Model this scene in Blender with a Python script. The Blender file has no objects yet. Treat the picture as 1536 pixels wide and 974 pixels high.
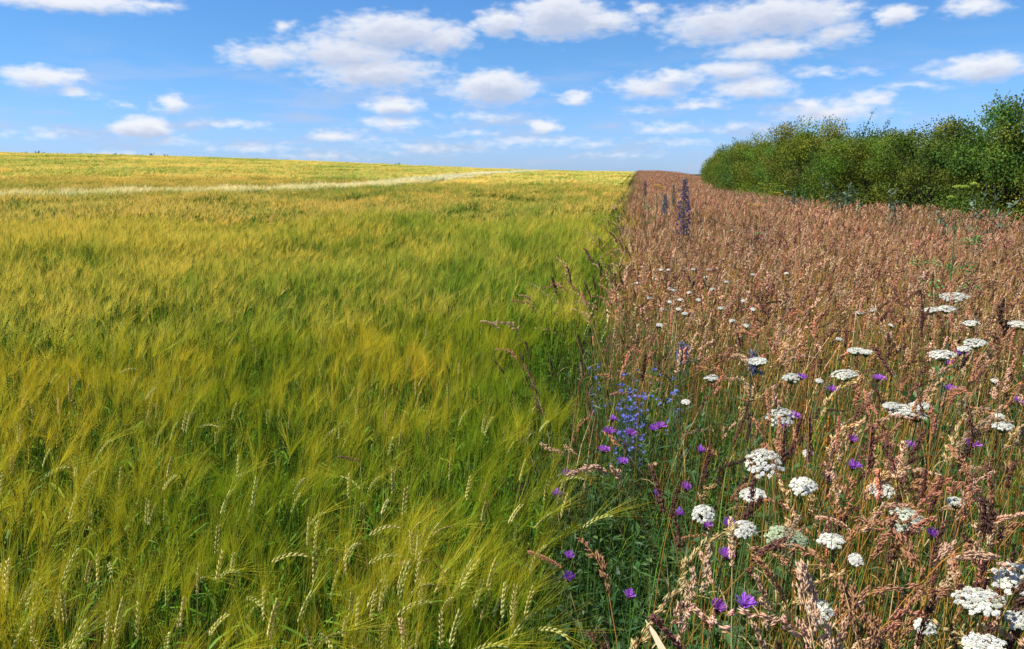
import bpy, math, random
import numpy as np
from mathutils import Vector
R_ = math.radians
sc = bpy.context.scene
COL = sc.collection
# ------------------------------------------------------------------ camera
EYE = 1.65; PITCH = 10.6; YAW = 8.8; FPX = 1205.0
cam_d = bpy.data.cameras.new('camera'); cam = bpy.data.objects.new('camera', cam_d); COL.objects.link(cam)
cam.location = (0, 0, EYE); cam.rotation_euler = (R_(90 - PITCH), 0, R_(YAW))
cam_d.sensor_width = 36; cam_d.lens = FPX / 1536 * 36; cam_d.clip_start = .05; cam_d.clip_end = 20000
sc.camera = cam
sc.view_settings.view_transform = 'Standard'; sc.view_settings.look = 'None'
sc.view_settings.exposure = 0.6; sc.view_settings.gamma = 1
sc.render.engine = 'CYCLES'
sc.cycles.max_bounces = 6; sc.cycles.diffuse_bounces = 3; sc.cycles.transmission_bounces = 3
sc.cycles.glossy_bounces = 2; sc.cycles.use_denoising = True
sc.cycles.use_adaptive_sampling = False
sc.cycles.sample_clamp_indirect = 4

def pix_dir(px, py):
    "direction of a pixel of the photograph"
    x = px - 768; u = 487 - py
    p = R_(PITCH); y = R_(YAW)
    f = FPX * math.cos(p) + u * math.sin(p); z = u * math.cos(p) - FPX * math.sin(p)
    d = np.array([x * math.cos(y) - f * math.sin(y), x * math.sin(y) + f * math.cos(y), z])
    return d / np.linalg.norm(d)

# ------------------------------------------------------------------ sun and sky
SUN_AZ = 105.0      # degrees left of the margin's direction (+Y)
SUN_EL = 54.0
SUN_DIR = np.array([-math.sin(R_(SUN_AZ)) * math.cos(R_(SUN_EL)), math.cos(R_(SUN_AZ)) * math.cos(R_(SUN_EL)), math.sin(R_(SUN_EL))])
sun_d = bpy.data.lights.new('sun', 'SUN'); sun = bpy.data.objects.new('sun', sun_d); COL.objects.link(sun)
sun_d.energy = 5.0; sun_d.angle = R_(.53); sun_d.color = (1, .96, .88)
sun.rotation_euler = Vector(SUN_DIR).to_track_quat('Z', 'Y').to_euler()

CLOUDS = [(100, 0, 150, 14, 1.0), (230, 4, 42, 10, .7), (428, 38, 28, 10, .6), (400, 82, 70, 17, .85), (520, 75, 110, 26, .95),
 (590, 45, 105, 24, 1.1), (660, 55, 55, 22, 1.0), (560, 105, 105, 24, 1.0), (750, 32, 38, 18, 1.1), (712, 40, 18, 8, .7), (738, 130, 64, 20, 1.3),
 (840, 24, 66, 28, 1.35), (900, 32, 56, 16, 1.1), (970, 15, 30, 14, .7), (1070, 35, 80, 28, 1.0), (1170, 22, 110, 26, 1.15),
 (1250, 15, 45, 13, .8), (1155, 72, 75, 15, 1.0), (1250, 48, 50, 20, .8), (1345, 23, 30, 14, 1.1), (1460, 8, 50, 14, .9),
 (1095, 104, 60, 15, .95), (975, 130, 60, 15, .9), (1010, 116, 50, 12, .9), (1130, 132, 62, 15, 1.05), (1050, 155, 45, 8, .65),
 (862, 145, 26, 10, .95), (590, 156, 42, 12, 1.15), (590, 184, 55, 10, .85), (820, 187, 32, 9, 1.0), (212, 190, 46, 13, 1.3),
 (252, 154, 28, 12, 1.0), (60, 114, 68, 12, 1.05), (118, 138, 32, 10, .75), (175, 157, 24, 7, .45), (345, 186, 65, 7, .55), (505, 202, 42, 10, .7),
 (1215, 155, 34, 7, .8), (1250, 165, 90, 15, .75), (1310, 150, 34, 13, .85), (1475, 100, 85, 16, 1.05), (1220, 108, 45, 9, .55),
 (1000, 190, 55, 9, .55), (720, 175, 65, 8, .5), (1020, 212, 65, 8, .45), (800, 212, 130, 8, .5), (380, 220, 90, 7, .45), (70, 200, 70, 8, .45),
 (250, 212, 50, 7, .5), (640, 222, 110, 8, .4), (930, 232, 90, 7, .35), (170, 232, 90, 6, .4), (480, 234, 100, 6, .4), (880, 214, 60, 6, .4), (960, 165, 40, 7, .4), (1110, 190, 50, 7, .45), (700, 200, 60, 6, .4), (560, 208, 60, 6, .4), (1370, 128, 60, 7, .45), (1290, 108, 40, 7, .4)]

w = bpy.data.worlds.new('World'); sc.world = w; w.use_nodes = True
nt = w.node_tree; nt.nodes.clear()
def N(t, nt_=None, **k):
    n = (nt_ or nt).nodes.new(t)
    for a, b in k.items(): setattr(n, a, b)
    return n
def math_(nt_, op, *a, clamp=False):
    n = nt_.nodes.new('ShaderNodeMath'); n.operation = op; n.use_clamp = clamp
    for i, v in enumerate(a):
        if isinstance(v, (int, float)): n.inputs[i].default_value = v
        else: nt_.links.new(v, n.inputs[i])
    return n.outputs[0]
def vmath(nt_, op, *a):
    n = nt_.nodes.new('ShaderNodeVectorMath'); n.operation = op
    for i, v in enumerate(a):
        if isinstance(v, (tuple, list)): n.inputs[i].default_value = v
        else: nt_.links.new(v, n.inputs[i])
    return n.outputs['Value'] if op in ('LENGTH', 'DOT_PRODUCT') else n.outputs[0]
def smooth(nt_, v, a, b):
    n = nt_.nodes.new('ShaderNodeMapRange'); n.interpolation_type = 'SMOOTHSTEP'
    nt_.links.new(v, n.inputs[0]); n.inputs[1].default_value = a; n.inputs[2].default_value = b
    return n.outputs[0]
def mixc(nt_, f, a, b, mode='MIX'):
    n = nt_.nodes.new('ShaderNodeMix'); n.data_type = 'RGBA'; n.blend_type = mode
    for i, v in ((0, f), (6, a), (7, b)):
        if isinstance(v, (int, float)): n.inputs[i].default_value = v
        elif isinstance(v, tuple): n.inputs[i].default_value = (*v, 1)
        else: nt_.links.new(v, n.inputs[i])
    return n.outputs[2]
SKY_STR = .12
sky = N('ShaderNodeTexSky'); sky.sky_type = 'NISHITA'; sky.sun_disc = False
sky.sun_elevation = R_(SUN_EL); sky.sun_rotation = -R_(SUN_AZ)
sky.air_density = 1.0; sky.dust_density = .3; sky.ozone_density = 2.2; sky.altitude = 100
tc = N('ShaderNodeTexCoord')
sep = N('ShaderNodeSeparateXYZ'); nt.links.new(tc.outputs['Generated'], sep.inputs[0])
az = math_(nt, 'ARCTAN2', math_(nt, 'MULTIPLY', sep.outputs[0], -1.0), sep.outputs[1])
el = math_(nt, 'ARCSINE', sep.outputs[2])
def comb(a, b):
    n = N('ShaderNodeCombineXYZ'); nt.links.new(a, n.inputs[0]); nt.links.new(b, n.inputs[1]); return n.outputs[0]
ae = comb(az, el)
def azel(px, py):
    d = pix_dir(px, py); return math.atan2(-d[0], d[1]), math.asin(d[2])
cdata = []
for (cx, cy, rx, ry, s) in CLOUDS:
    a0, e0 = azel(cx, cy + ry * .1); a1, e1 = azel(cx - rx, cy); a2, e2 = azel(cx, cy - ry)
    cdata.append((a0, e0, abs(a1 - a0) * 1.03, abs(e2 - e0) * 1.14, s))
def field(vec):
    cur = None
    for (a0, e0, ra, re, s) in cdata:
        v = vmath(nt, 'MULTIPLY_ADD', vec, (1 / ra, 1 / re, 0), (-a0 / ra, -e0 / re, 0))
        L = vmath(nt, 'LENGTH', v)
        f = math_(nt, 'MULTIPLY_ADD', L, -.62 * s, s * .86)
        cur = f if cur is None else math_(nt, 'MAXIMUM', cur, f)
    return cur
nz = N('ShaderNodeTexNoise'); nz.inputs['Scale'].default_value = 1; nz.inputs['Detail'].default_value = 7; nz.inputs['Roughness'].default_value = .55
nt.links.new(vmath(nt, 'MULTIPLY', ae, (26, 60, 1)), nz.inputs['Vector'])
wob = vmath(nt, 'MULTIPLY', vmath(nt, 'SUBTRACT', nz.outputs['Color'], (.5, .5, .5)), (.05, .018, 0))
aew = vmath(nt, 'ADD', ae, wob)
F = field(aew)
F2 = field(vmath(nt, 'ADD', aew, (.004, .011, 0)))
nz2 = N('ShaderNodeTexNoise'); nz2.inputs['Scale'].default_value = 1; nz2.inputs['Detail'].default_value = 5
nt.links.new(vmath(nt, 'MULTIPLY', ae, (60, 130, 1)), nz2.inputs['Vector'])
nn = math_(nt, 'SUBTRACT', nz2.outputs[0], .5)
Fa = math_(nt, 'ADD', F, math_(nt, 'MULTIPLY', nn, .75))
alpha = math_(nt, 'MULTIPLY', smooth(nt, Fa, .05, .68), .93)
# thin low haze clouds near the horizon, and a field of ordinary cloud in the rest of the sky
nz3 = N('ShaderNodeTexNoise'); nz3.inputs['Scale'].default_value = 1; nz3.inputs['Detail'].default_value = 5
nt.links.new(vmath(nt, 'MULTIPLY', ae, (9, 50, 1)), nz3.inputs['Vector'])
low = math_(nt, 'MULTIPLY', smooth(nt, nz3.outputs[0], .44, .70), math_(nt, 'MULTIPLY', smooth(nt, el, .17, .03), .75))
nz4 = N('ShaderNodeTexNoise'); nz4.inputs['Scale'].default_value = 1; nz4.inputs['Detail'].default_value = 6
nt.links.new(vmath(nt, 'MULTIPLY', ae, (5, 12, 1)), nz4.inputs['Vector'])
other = math_(nt, 'MULTIPLY', smooth(nt, nz4.outputs[0], .56, .66), smooth(nt, math_(nt, 'ABSOLUTE', math_(nt, 'SUBTRACT', az, R_(9))), .72, .9))
other = math_(nt, 'MULTIPLY', other, smooth(nt, el, .05, .12))
shade = smooth(nt, math_(nt, 'ADD', F2, math_(nt, 'MULTIPLY', nn, .5)), 0.1, .95)
ccol = mixc(nt, shade, (.61, .62, .65), (.36, .405, .52))
tint = mixc(nt, smooth(nt, el, 0, .16), (.37, .55, 1.03), (.30, .53, .80))
tint = mixc(nt, smooth(nt, el, .25, .9), tint, (.62, .72, .85))
skyc = mixc(nt, 1.0, mixc(nt, 1.0, sky.outputs[0], tint, 'MULTIPLY'), (SKY_STR,) * 3, 'MULTIPLY')
c1 = mixc(nt, low, skyc, (.33, .40, .54))
c2 = mixc(nt, math_(nt, 'MAXIMUM', alpha, other), c1, ccol)
bg = N('ShaderNodeBackground'); nt.links.new(c2, bg.inputs[0]); bg.inputs[1].default_value = 1.0
c2s = mixc(nt, 1.0, c2, (1 / SKY_STR,) * 3, 'MULTIPLY')
nt.links.new(c2s, bg.inputs[0]); bg.inputs[1].default_value = SKY_STR
out = N('ShaderNodeOutputWorld'); nt.links.new(bg.outputs[0], out.inputs[0])
w.cycles.sampling_method = 'MANUAL'; w.cycles.sample_map_resolution = 512

# ------------------------------------------------------------------ terrain
RC = 200.0
def terrain(x, y):
    x = np.asarray(x, float); y = np.asarray(y, float)
    r = np.hypot(x, y) + 1e-6
    a = np.degrees(np.arctan2(-x, y))
    a = np.where(a < -120, a + 360, a)
    T = 3.12 + 2.0 * np.tanh((a - 18) / 15.) - .12
    u = r / RC
    s = np.where(u < 1, u * u * (3 - 2 * u), 1 - np.clip((u - 1) / 2, 0, 1) ** 2 * (3 - 2 * np.clip((u - 1) / 2, 0, 1)))
    return T * s
def edge_x(y):   # where crop meets margin
    y = np.asarray(y, float)
    return -.16 + .11 * np.sin(y * .42) * np.clip(y / 9 - .4, 0, 1) + .16 * np.sin(y * .13 + 1) * np.clip(y / 25 - .4, 0, 1) + .07 * np.sin(y * 1.3) + .05 * np.sin(y * 3.1 + 1) - .12 * np.exp(-(y - 4.5) ** 2 / 3)
def hedge_x(y):  # front of the hedge
    y = np.asarray(y, float)
    return np.interp(y, [0, 8, 13, 18, 22, 28, 35, 45, 60, 75], [7.6, 7.0, 6.3, 5.2, 4.3, 3.4, 3.05, 3.25, 4.2, 5.2])
def at(px, py, h):
    "ground point whose height h above the terrain shows at the pixel"
    d = pix_dir(px, py); t = np.geomspace(.3, 165, 1500)
    g = EYE + d[2] * t - terrain(d[0] * t, d[1] * t) - h
    k = np.nonzero(g < 0)[0]
    tt = t[k[0]] if len(k) else t[np.argmin(g)]
    return float(d[0] * tt), float(d[1] * tt)
def at_dist(px, py, dist):
    "ground point at a distance, and the height above the ground that shows at the pixel"
    d = pix_dir(px, py); k = dist / math.hypot(d[0], d[1])
    x, y = d[0] * k, d[1] * k
    return float(x), float(y), float(EYE + d[2] * k - terrain(x, y))

# ------------------------------------------------------------------ mesh buffer
class MB:
    def __init__(s): s.v = []; s.f = []; s.c = []; s.n = 0
    def add(s, V, Fc, C):
        V = np.asarray(V, float).reshape(-1, 3); C = np.broadcast_to(np.asarray(C, float), V.shape)
        s.v.append(V); s.c.append(C); s.f.append(np.asarray(Fc, int).reshape(-1, 3) + s.n); s.n += len(V)
    def ribbons(s, P, W, side, C):
        "P (M,K,3) W (M,K) or (K,) side (M,3) C broadcastable to (M,K,3)"
        P = np.asarray(P, float); M, K, _ = P.shape
        W = np.broadcast_to(np.asarray(W, float), (M, K))[..., None]
        S = np.asarray(side, float)[:, None, :] * W * .5
        V = np.stack([P - S, P + S], 2)              # M,K,2,3
        C = np.broadcast_to(np.asarray(C, float), (M, K, 3)); C = np.repeat(C[:, :, None, :], 2, 2)
        b = np.arange(M)[:, None] * K * 2 + np.arange(K - 1)[None] * 2
        b = b.reshape(-1)
        Fc = np.concatenate([np.stack([b, b + 1, b + 3], 1), np.stack([b, b + 3, b + 2], 1)])
        s.add(V.reshape(-1, 3), Fc, C.reshape(-1, 3))
    def tubes(s, P, Rr, C, n=3):
        P = np.asarray(P, float); M, K, _ = P.shape
        Rr = np.broadcast_to(np.asarray(Rr, float), (M, K))
        T = np.gradient(P, axis=1); T /= np.linalg.norm(T, axis=2, keepdims=True) + 1e-9
        ref = np.where(np.abs(T[..., 2:3]) > .8, np.array([1., 0, 0]), np.array([0, 0, 1.]))
        A = np.cross(T, ref); A /= np.linalg.norm(A, axis=2, keepdims=True) + 1e-9
        B = np.cross(T, A)
        th = np.arange(n) * 2 * np.pi / n
        V = P[:, :, None, :] + Rr[:, :, None, None] * (A[:, :, None, :] * np.cos(th)[None, None, :, None] + B[:, :, None, :] * np.sin(th)[None, None, :, None])
        C = np.broadcast_to(np.asarray(C, float), (M, K, 3)); C = np.repeat(C[:, :, None, :], n, 2)
        m, k, j = np.meshgrid(np.arange(M), np.arange(K - 1), np.arange(n), indexing='ij')
        a = (m * K + k) * n + j; b = (m * K + k) * n + (j + 1) % n; c = a + n; d = b + n
        Fc = np.concatenate([np.stack([a, b, d], -1).reshape(-1, 3), np.stack([a, d, c], -1).reshape(-1, 3)])
        s.add(V.reshape(-1, 3), Fc, C.reshape(-1, 3))
    def blobs(s, P, D, L, Rr, C, flat=1.0, rng=None):
        "spindle octahedra centred at P, along D, half length L, radius Rr"
        P = np.asarray(P, float).reshape(-1, 3); M = len(P)
        D = np.broadcast_to(np.asarray(D, float), (M, 3)); D = D / (np.linalg.norm(D, axis=1, keepdims=True) + 1e-9)
        L = np.broadcast_to(np.asarray(L, float), (M,))[:, None]; Rr = np.broadcast_to(np.asarray(Rr, float), (M,))[:, None]
        ref = rng.normal(size=(M, 3)) if rng is not None else np.tile([0.3, .9, .2], (M, 1))
        A = np.cross(D, ref); A /= np.linalg.norm(A, axis=1, keepdims=True) + 1e-9
        B = np.cross(D, A) * flat
        V = np.stack([P - D * L, P + A * Rr - D * L * .15, P + B * Rr - D * L * .15, P - A * Rr - D * L * .15, P - B * Rr - D * L * .15, P + D * L], 1)
        C = np.broadcast_to(np.asarray(C, float), (M, 3)); C = np.repeat(C[:, None], 6, 1)
        base = (np.arange(M) * 6)[:, None, None]
        fc = np.array([[0, 2, 1], [0, 3, 2], [0, 4, 3], [0, 1, 4], [5, 1, 2], [5, 2, 3], [5, 3, 4], [5, 4, 1]])[None]
        s.add(V.reshape(-1, 3), (base + fc).reshape(-1, 3), C.reshape(-1, 3))
    def leaves(s, P, D, Nn, L, W, C):
        "pointed leaf of two triangles each side, folded a little"
        P = np.asarray(P, float).reshape(-1, 3); M = len(P)
        D = D / (np.linalg.norm(D, axis=1, keepdims=True) + 1e-9)
        S = np.cross(D, Nn); S /= np.linalg.norm(S, axis=1, keepdims=True) + 1e-9
        U = np.cross(S, D)
        L = np.broadcast_to(np.asarray(L, float), (M,))[:, None]; W = np.broadcast_to(np.asarray(W, float), (M,))[:, None]
        V = np.stack([P, P + D * L * .5 + S * W * .5 + U * W * .15, P + D * L, P + D * L * .5 - S * W * .5 + U * W * .15], 1)
        C = np.broadcast_to(np.asarray(C, float), (M, 3)); C = np.repeat(C[:, None], 4, 1)
        base = (np.arange(M) * 4)[:, None, None]; fc = np.array([[0, 1, 2], [0, 2, 3]])[None]
        s.add(V.reshape(-1, 3), (base + fc).reshape(-1, 3), C.reshape(-1, 3))
    def mesh(s, name, mat, smooth_=False):
        V = np.concatenate(s.v); Fc = np.concatenate(s.f); C = np.concatenate(s.c)
        me = bpy.data.meshes.new(name)
        me.vertices.add(len(V)); me.vertices.foreach_set('co', V.astype(np.float32).ravel())
        me.loops.add(len(Fc) * 3); me.loops.foreach_set('vertex_index', Fc.astype(np.int32).ravel())
        me.polygons.add(len(Fc)); me.polygons.foreach_set('loop_start', (np.arange(len(Fc)) * 3).astype(np.int32))
        me.polygons.foreach_set('loop_total', np.full(len(Fc), 3, np.int32))
        at_ = me.attributes.new('Col', 'FLOAT_COLOR', 'POINT')
        at_.data.foreach_set('color', np.concatenate([C, np.ones((len(C), 1))], 1).astype(np.float32).ravel())
        me.update(); me.materials.append(mat)
        if smooth_: me.polygons.foreach_set('use_smooth', np.ones(len(Fc), bool))
        return me
    def merge(s, o):
        if o.n: s.add(np.concatenate(o.v), np.concatenate(o.f), np.concatenate(o.c))

def unit(a): return a / (np.linalg.norm(a, axis=-1, keepdims=True) + 1e-9)
def vary(rng, c, n, dv=.15, dh=.04):
    c = np.asarray(c, float) * (1 + rng.uniform(-dv, dv, (n, 1))) * (1 + rng.uniform(-dh, dh, (n, 3)))
    return np.clip(c, 0, 1)

# ------------------------------------------------------------------ materials
def plant_mat(name, transl=.3, rough=.55, spec=.3, kind=None):
    m = bpy.data.materials.new(name); m.use_nodes = True; t = m.node_tree; t.nodes.clear()
    a = N('ShaderNodeAttribute', t, attribute_name='Col')
    oi = N('ShaderNodeObjectInfo', t)
    h = N('ShaderNodeHueSaturation', t); t.links.new(a.outputs['Color'], h.inputs['Color'])
    t.links.new(math_(t, 'MULTIPLY_ADD', oi.outputs['Random'], .03, .485), h.inputs['Hue'])
    t.links.new(math_(t, 'MULTIPLY_ADD', oi.outputs['Random'], -.24, 1.12), h.inputs['Value'])
    col = h.outputs[0]
    if kind:
        g = N('ShaderNodeNewGeometry', t)
        def noise(scale, detail=3):
            n = N('ShaderNodeTexNoise', t); n.inputs['Scale'].default_value = 1; n.inputs['Detail'].default_value = detail
            t.links.new(vmath(t, 'MULTIPLY', g.outputs['Position'], scale), n.inputs['Vector']); return n.outputs[0]
        if kind == 'barley':     # patches of brighter gold and patches of darker green
            n1 = noise((.10, .045, 0)); n2 = noise((1.1, .75, 0)); n3 = noise((3.2, 2.2, 0), 2)
            s_ = math_(t, 'ADD', math_(t, 'MULTIPLY', n1, .8), math_(t, 'ADD', math_(t, 'MULTIPLY', n2, .8), math_(t, 'MULTIPLY', n3, .6)))
            k = smooth(t, s_, .90, 1.22)
            col = mixc(t, 1.0, col, mixc(t, k, (.50, .74, .5), (1.34, 1.17, 1.25)), 'MULTIPLY')
        elif kind == 'grass':
            n1 = noise((.5, .25, 0)); n2 = noise((2.5, 1.6, 0), 2)
            k = smooth(t, math_(t, 'ADD', math_(t, 'MULTIPLY', n1, .6), math_(t, 'MULTIPLY', n2, .4)), .36, .64)
            col = mixc(t, 1.0, col, mixc(t, k, (.82, .84, .86), (1.14, 1.08, 1.02)), 'MULTIPLY')
        elif kind == 'hedge':
            n1 = noise((.55, .4, .6)); n2 = noise((2.2, 2.2, 2.2), 2)
            k = smooth(t, math_(t, 'ADD', math_(t, 'MULTIPLY', n1, .6), math_(t, 'MULTIPLY', n2, .4)), .38, .62)
            col = mixc(t, 1.0, col, mixc(t, k, (.52, .70, .7), (1.36, 1.25, .75)), 'MULTIPLY')
    p = N('ShaderNodeBsdfPrincipled', t); t.links.new(col, p.inputs['Base Color'])
    p.inputs['Roughness'].default_value = rough; p.inputs['Specular IOR Level'].default_value = spec
    o = N('ShaderNodeOutputMaterial', t)
    if transl:
        tr = N('ShaderNodeBsdfTranslucent', t); t.links.new(col, tr.inputs[0])
        mx = N('ShaderNodeMixShader', t); mx.inputs[0].default_value = transl
        t.links.new(p.outputs[0], mx.inputs[1]); t.links.new(tr.outputs[0], mx.inputs[2]); t.links.new(mx.outputs[0], o.inputs[0])
    else: t.links.new(p.outputs[0], o.inputs[0])
    return m
M_BAR = plant_mat('barley_crop', .35, .6, .12, 'barley')
M_BARP = plant_mat('barley_plain', .35, .55, .2)
M_BAND = plant_mat('pale_barley', .3, .5, .2)
M_GR = plant_mat('dry_grass', .28, .6, .25, 'grass')
M_GREEN = plant_mat('green_leaf', .3, .5, .35)
M_HEDGE = plant_mat('hedge_leaf', .35, .6, .12, 'hedge')
M_PETAL = plant_mat('petal', .3, .6, .2)
M_BARK = plant_mat('bark', 0, .85, .1)

def soil_mat():
    m = bpy.data.materials.new('soil'); m.use_nodes = True; t = m.node_tree
    p = t.nodes['Principled BSDF']; p.inputs['Roughness'].default_value = 1; p.inputs['Specular IOR Level'].default_value = .05
    g = N('ShaderNodeNewGeometry', t)
    n = N('ShaderNodeTexNoise', t); n.inputs['Scale'].default_value = 3; n.inputs['Detail'].default_value = 8; t.links.new(g.outputs['Position'], n.inputs['Vector'])
    n2 = N('ShaderNodeTexNoise', t); n2.inputs['Scale'].default_value = 40; n2.inputs['Detail'].default_value = 4; t.links.new(g.outputs['Position'], n2.inputs['Vector'])
    c = mixc(t, smooth(t, n.outputs[0], .35, .65), (.035, .030, .016), (.035, .050, .016))
    c = mixc(t, smooth(t, n2.outputs[0], .45, .7), c, (.07, .058, .03))
    t.links.new(c, p.inputs['Base Color'])
    b = N('ShaderNodeBump', t); b.inputs['Strength'].default_value = .6; b.inputs['Distance'].default_value = .03
    t.links.new(n2.outputs[0], b.inputs['Height']); t.links.new(b.outputs[0], p.inputs['Normal'])
    return m

# ------------------------------------------------------------------ object helpers
def props(o, label=None, cat=None, group=None, kind=None):
    if label: o['label'] = label
    if cat: o['category'] = cat
    if group: o['group'] = group
    if kind: o['kind'] = kind
    return o
def part(name, me, parent=None):
    o = bpy.data.objects.new(name, me); COL.objects.link(o)
    if parent: o.parent = parent
    return o
def thing(name, label, cat, group=None, loc=(0, 0, 0), rz=0, s=1):
    o = bpy.data.objects.new(name, None); COL.objects.link(o); o.empty_display_size = .05
    o.location = loc; o.rotation_euler = (0, 0, rz); o.scale = (s,) * 3
    return props(o, label, cat, group)
class Kind:
    "the meshes of one kind of plant; place() copies the thing and its parts"
    def __init__(s, name, parts): s.name = name; s.parts = parts; s.root = None
    def place(s, x, y, rz=0, sc_=1.0, label=None, cat=None, group=None, tilt=(0, 0), z=None, szs=None):
        z = float(terrain(x, y)) if z is None else z
        if s.root is None:
            r = bpy.data.objects.new(s.name, None); r.empty_display_size = .05; COL.objects.link(r); s.root = r; s.kids = []
            for (n, me, sub) in s.parts:
                c = bpy.data.objects.new(n, me); COL.objects.link(c); c.parent = r; s.kids.append(c)
                for (n2, me2) in sub:
                    d = bpy.data.objects.new(n2, me2); COL.objects.link(d); d.parent = c
        else:
            r = s.root.copy(); COL.objects.link(r)
            for k in list(r.keys()):
                if k in ('label', 'category', 'group', 'kind'): del r[k]
            for c0 in s.kids:
                c = c0.copy(); COL.objects.link(c); c.parent = r
                for d0 in c0.children:
                    d = d0.copy(); COL.objects.link(d); d.parent = c
        r.location = (x, y, z); r.rotation_euler = (tilt[0], tilt[1], rz); r.scale = szs or (sc_,) * 3
        return props(r, label, cat, group)

def scatter(name, variants, P, rz, S, idx, label=None, cat=None, tilt=None):
    "one object: points that each carry one of the variant meshes"
    coll = bpy.data.collections.new(name + '_sources')
    for i, me in enumerate(variants):
        coll.objects.link(bpy.data.objects.new('%s_source_%02d' % (name, i), me))
    n = len(P); me = bpy.data.meshes.new(name); me.vertices.add(n); me.vertices.foreach_set('co', np.asarray(P, np.float32).ravel())
    rot = np.zeros((n, 3), np.float32); rot[:, 2] = rz
    if tilt is not None: rot[:, :2] = tilt
    a = me.attributes.new('rot', 'FLOAT_VECTOR', 'POINT'); a.data.foreach_set('vector', rot.ravel())
    a = me.attributes.new('scl', 'FLOAT_VECTOR', 'POINT'); a.data.foreach_set('vector', np.asarray(S, np.float32).ravel())
    a = me.attributes.new('idx', 'INT', 'POINT'); a.data.foreach_set('value', np.asarray(idx, np.int32))
    o = bpy.data.objects.new(name, me); COL.objects.link(o)
    g = bpy.data.node_groups.new(name, 'GeometryNodeTree')
    g.interface.new_socket('Geometry', in_out='INPUT', socket_type='NodeSocketGeometry')
    g.interface.new_socket('Geometry', in_out='OUTPUT', socket_type='NodeSocketGeometry')
    gi = g.nodes.new('NodeGroupInput'); go = g.nodes.new('NodeGroupOutput')
    ip = g.nodes.new('GeometryNodeInstanceOnPoints'); ci = g.nodes.new('GeometryNodeCollectionInfo')
    ci.inputs['Collection'].default_value = coll; ci.inputs['Separate Children'].default_value = True; ci.inputs['Reset Children'].default_value = True
    ip.inputs['Pick Instance'].default_value = True
    def na(nm, ty):
        k = g.nodes.new('GeometryNodeInputNamedAttribute'); k.data_type = ty; k.inputs['Name'].default_value = nm
        return [s for s in k.outputs if s.enabled and s.name == 'Attribute'][0]
    er = g.nodes.new('FunctionNodeEulerToRotation'); g.links.new(na('rot', 'FLOAT_VECTOR'), er.inputs[0])
    g.links.new(gi.outputs[0], ip.inputs['Points']); g.links.new(ci.outputs[0], ip.inputs['Instance'])
    g.links.new(na('idx', 'INT'), ip.inputs['Instance Index']); g.links.new(er.outputs[0], ip.inputs['Rotation'])
    g.links.new(na('scl', 'FLOAT_VECTOR'), ip.inputs['Scale']); g.links.new(ip.outputs[0], go.inputs[0])
    md = o.modifiers.new('scatter', 'NODES'); md.node_group = g
    return props(o, label, cat, kind='stuff')

# ------------------------------------------------------------------ ground sheet
def make_ground():
    rr = np.concatenate([[0], np.geomspace(1, 600, 90), [1000, 2500, 6000, 12000]])
    na_ = 180; th = np.linspace(0, 2 * np.pi, na_, endpoint=False)
    X = rr[:, None] * np.sin(th); Y = rr[:, None] * np.cos(th)
    Z = terrain(X, Y); Z = np.where(rr[:, None] > 600, 0, Z)
    mb = MB()
    i, j = np.meshgrid(np.arange(len(rr) - 1), np.arange(na_), indexing='ij')
    a = i * na_ + j; b = i * na_ + (j + 1) % na_; c = a + na_; d = b + na_
    mb.add(np.stack([X, Y, Z], -1).reshape(-1, 3), np.concatenate([np.stack([a, d, b], -1).reshape(-1, 3), np.stack([a, c, d], -1).reshape(-1, 3)]), (.1, .1, .1))
    o = part('ground', mb.mesh('ground', soil_mat(), True)); o['kind'] = 'structure'
make_ground()

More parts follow.
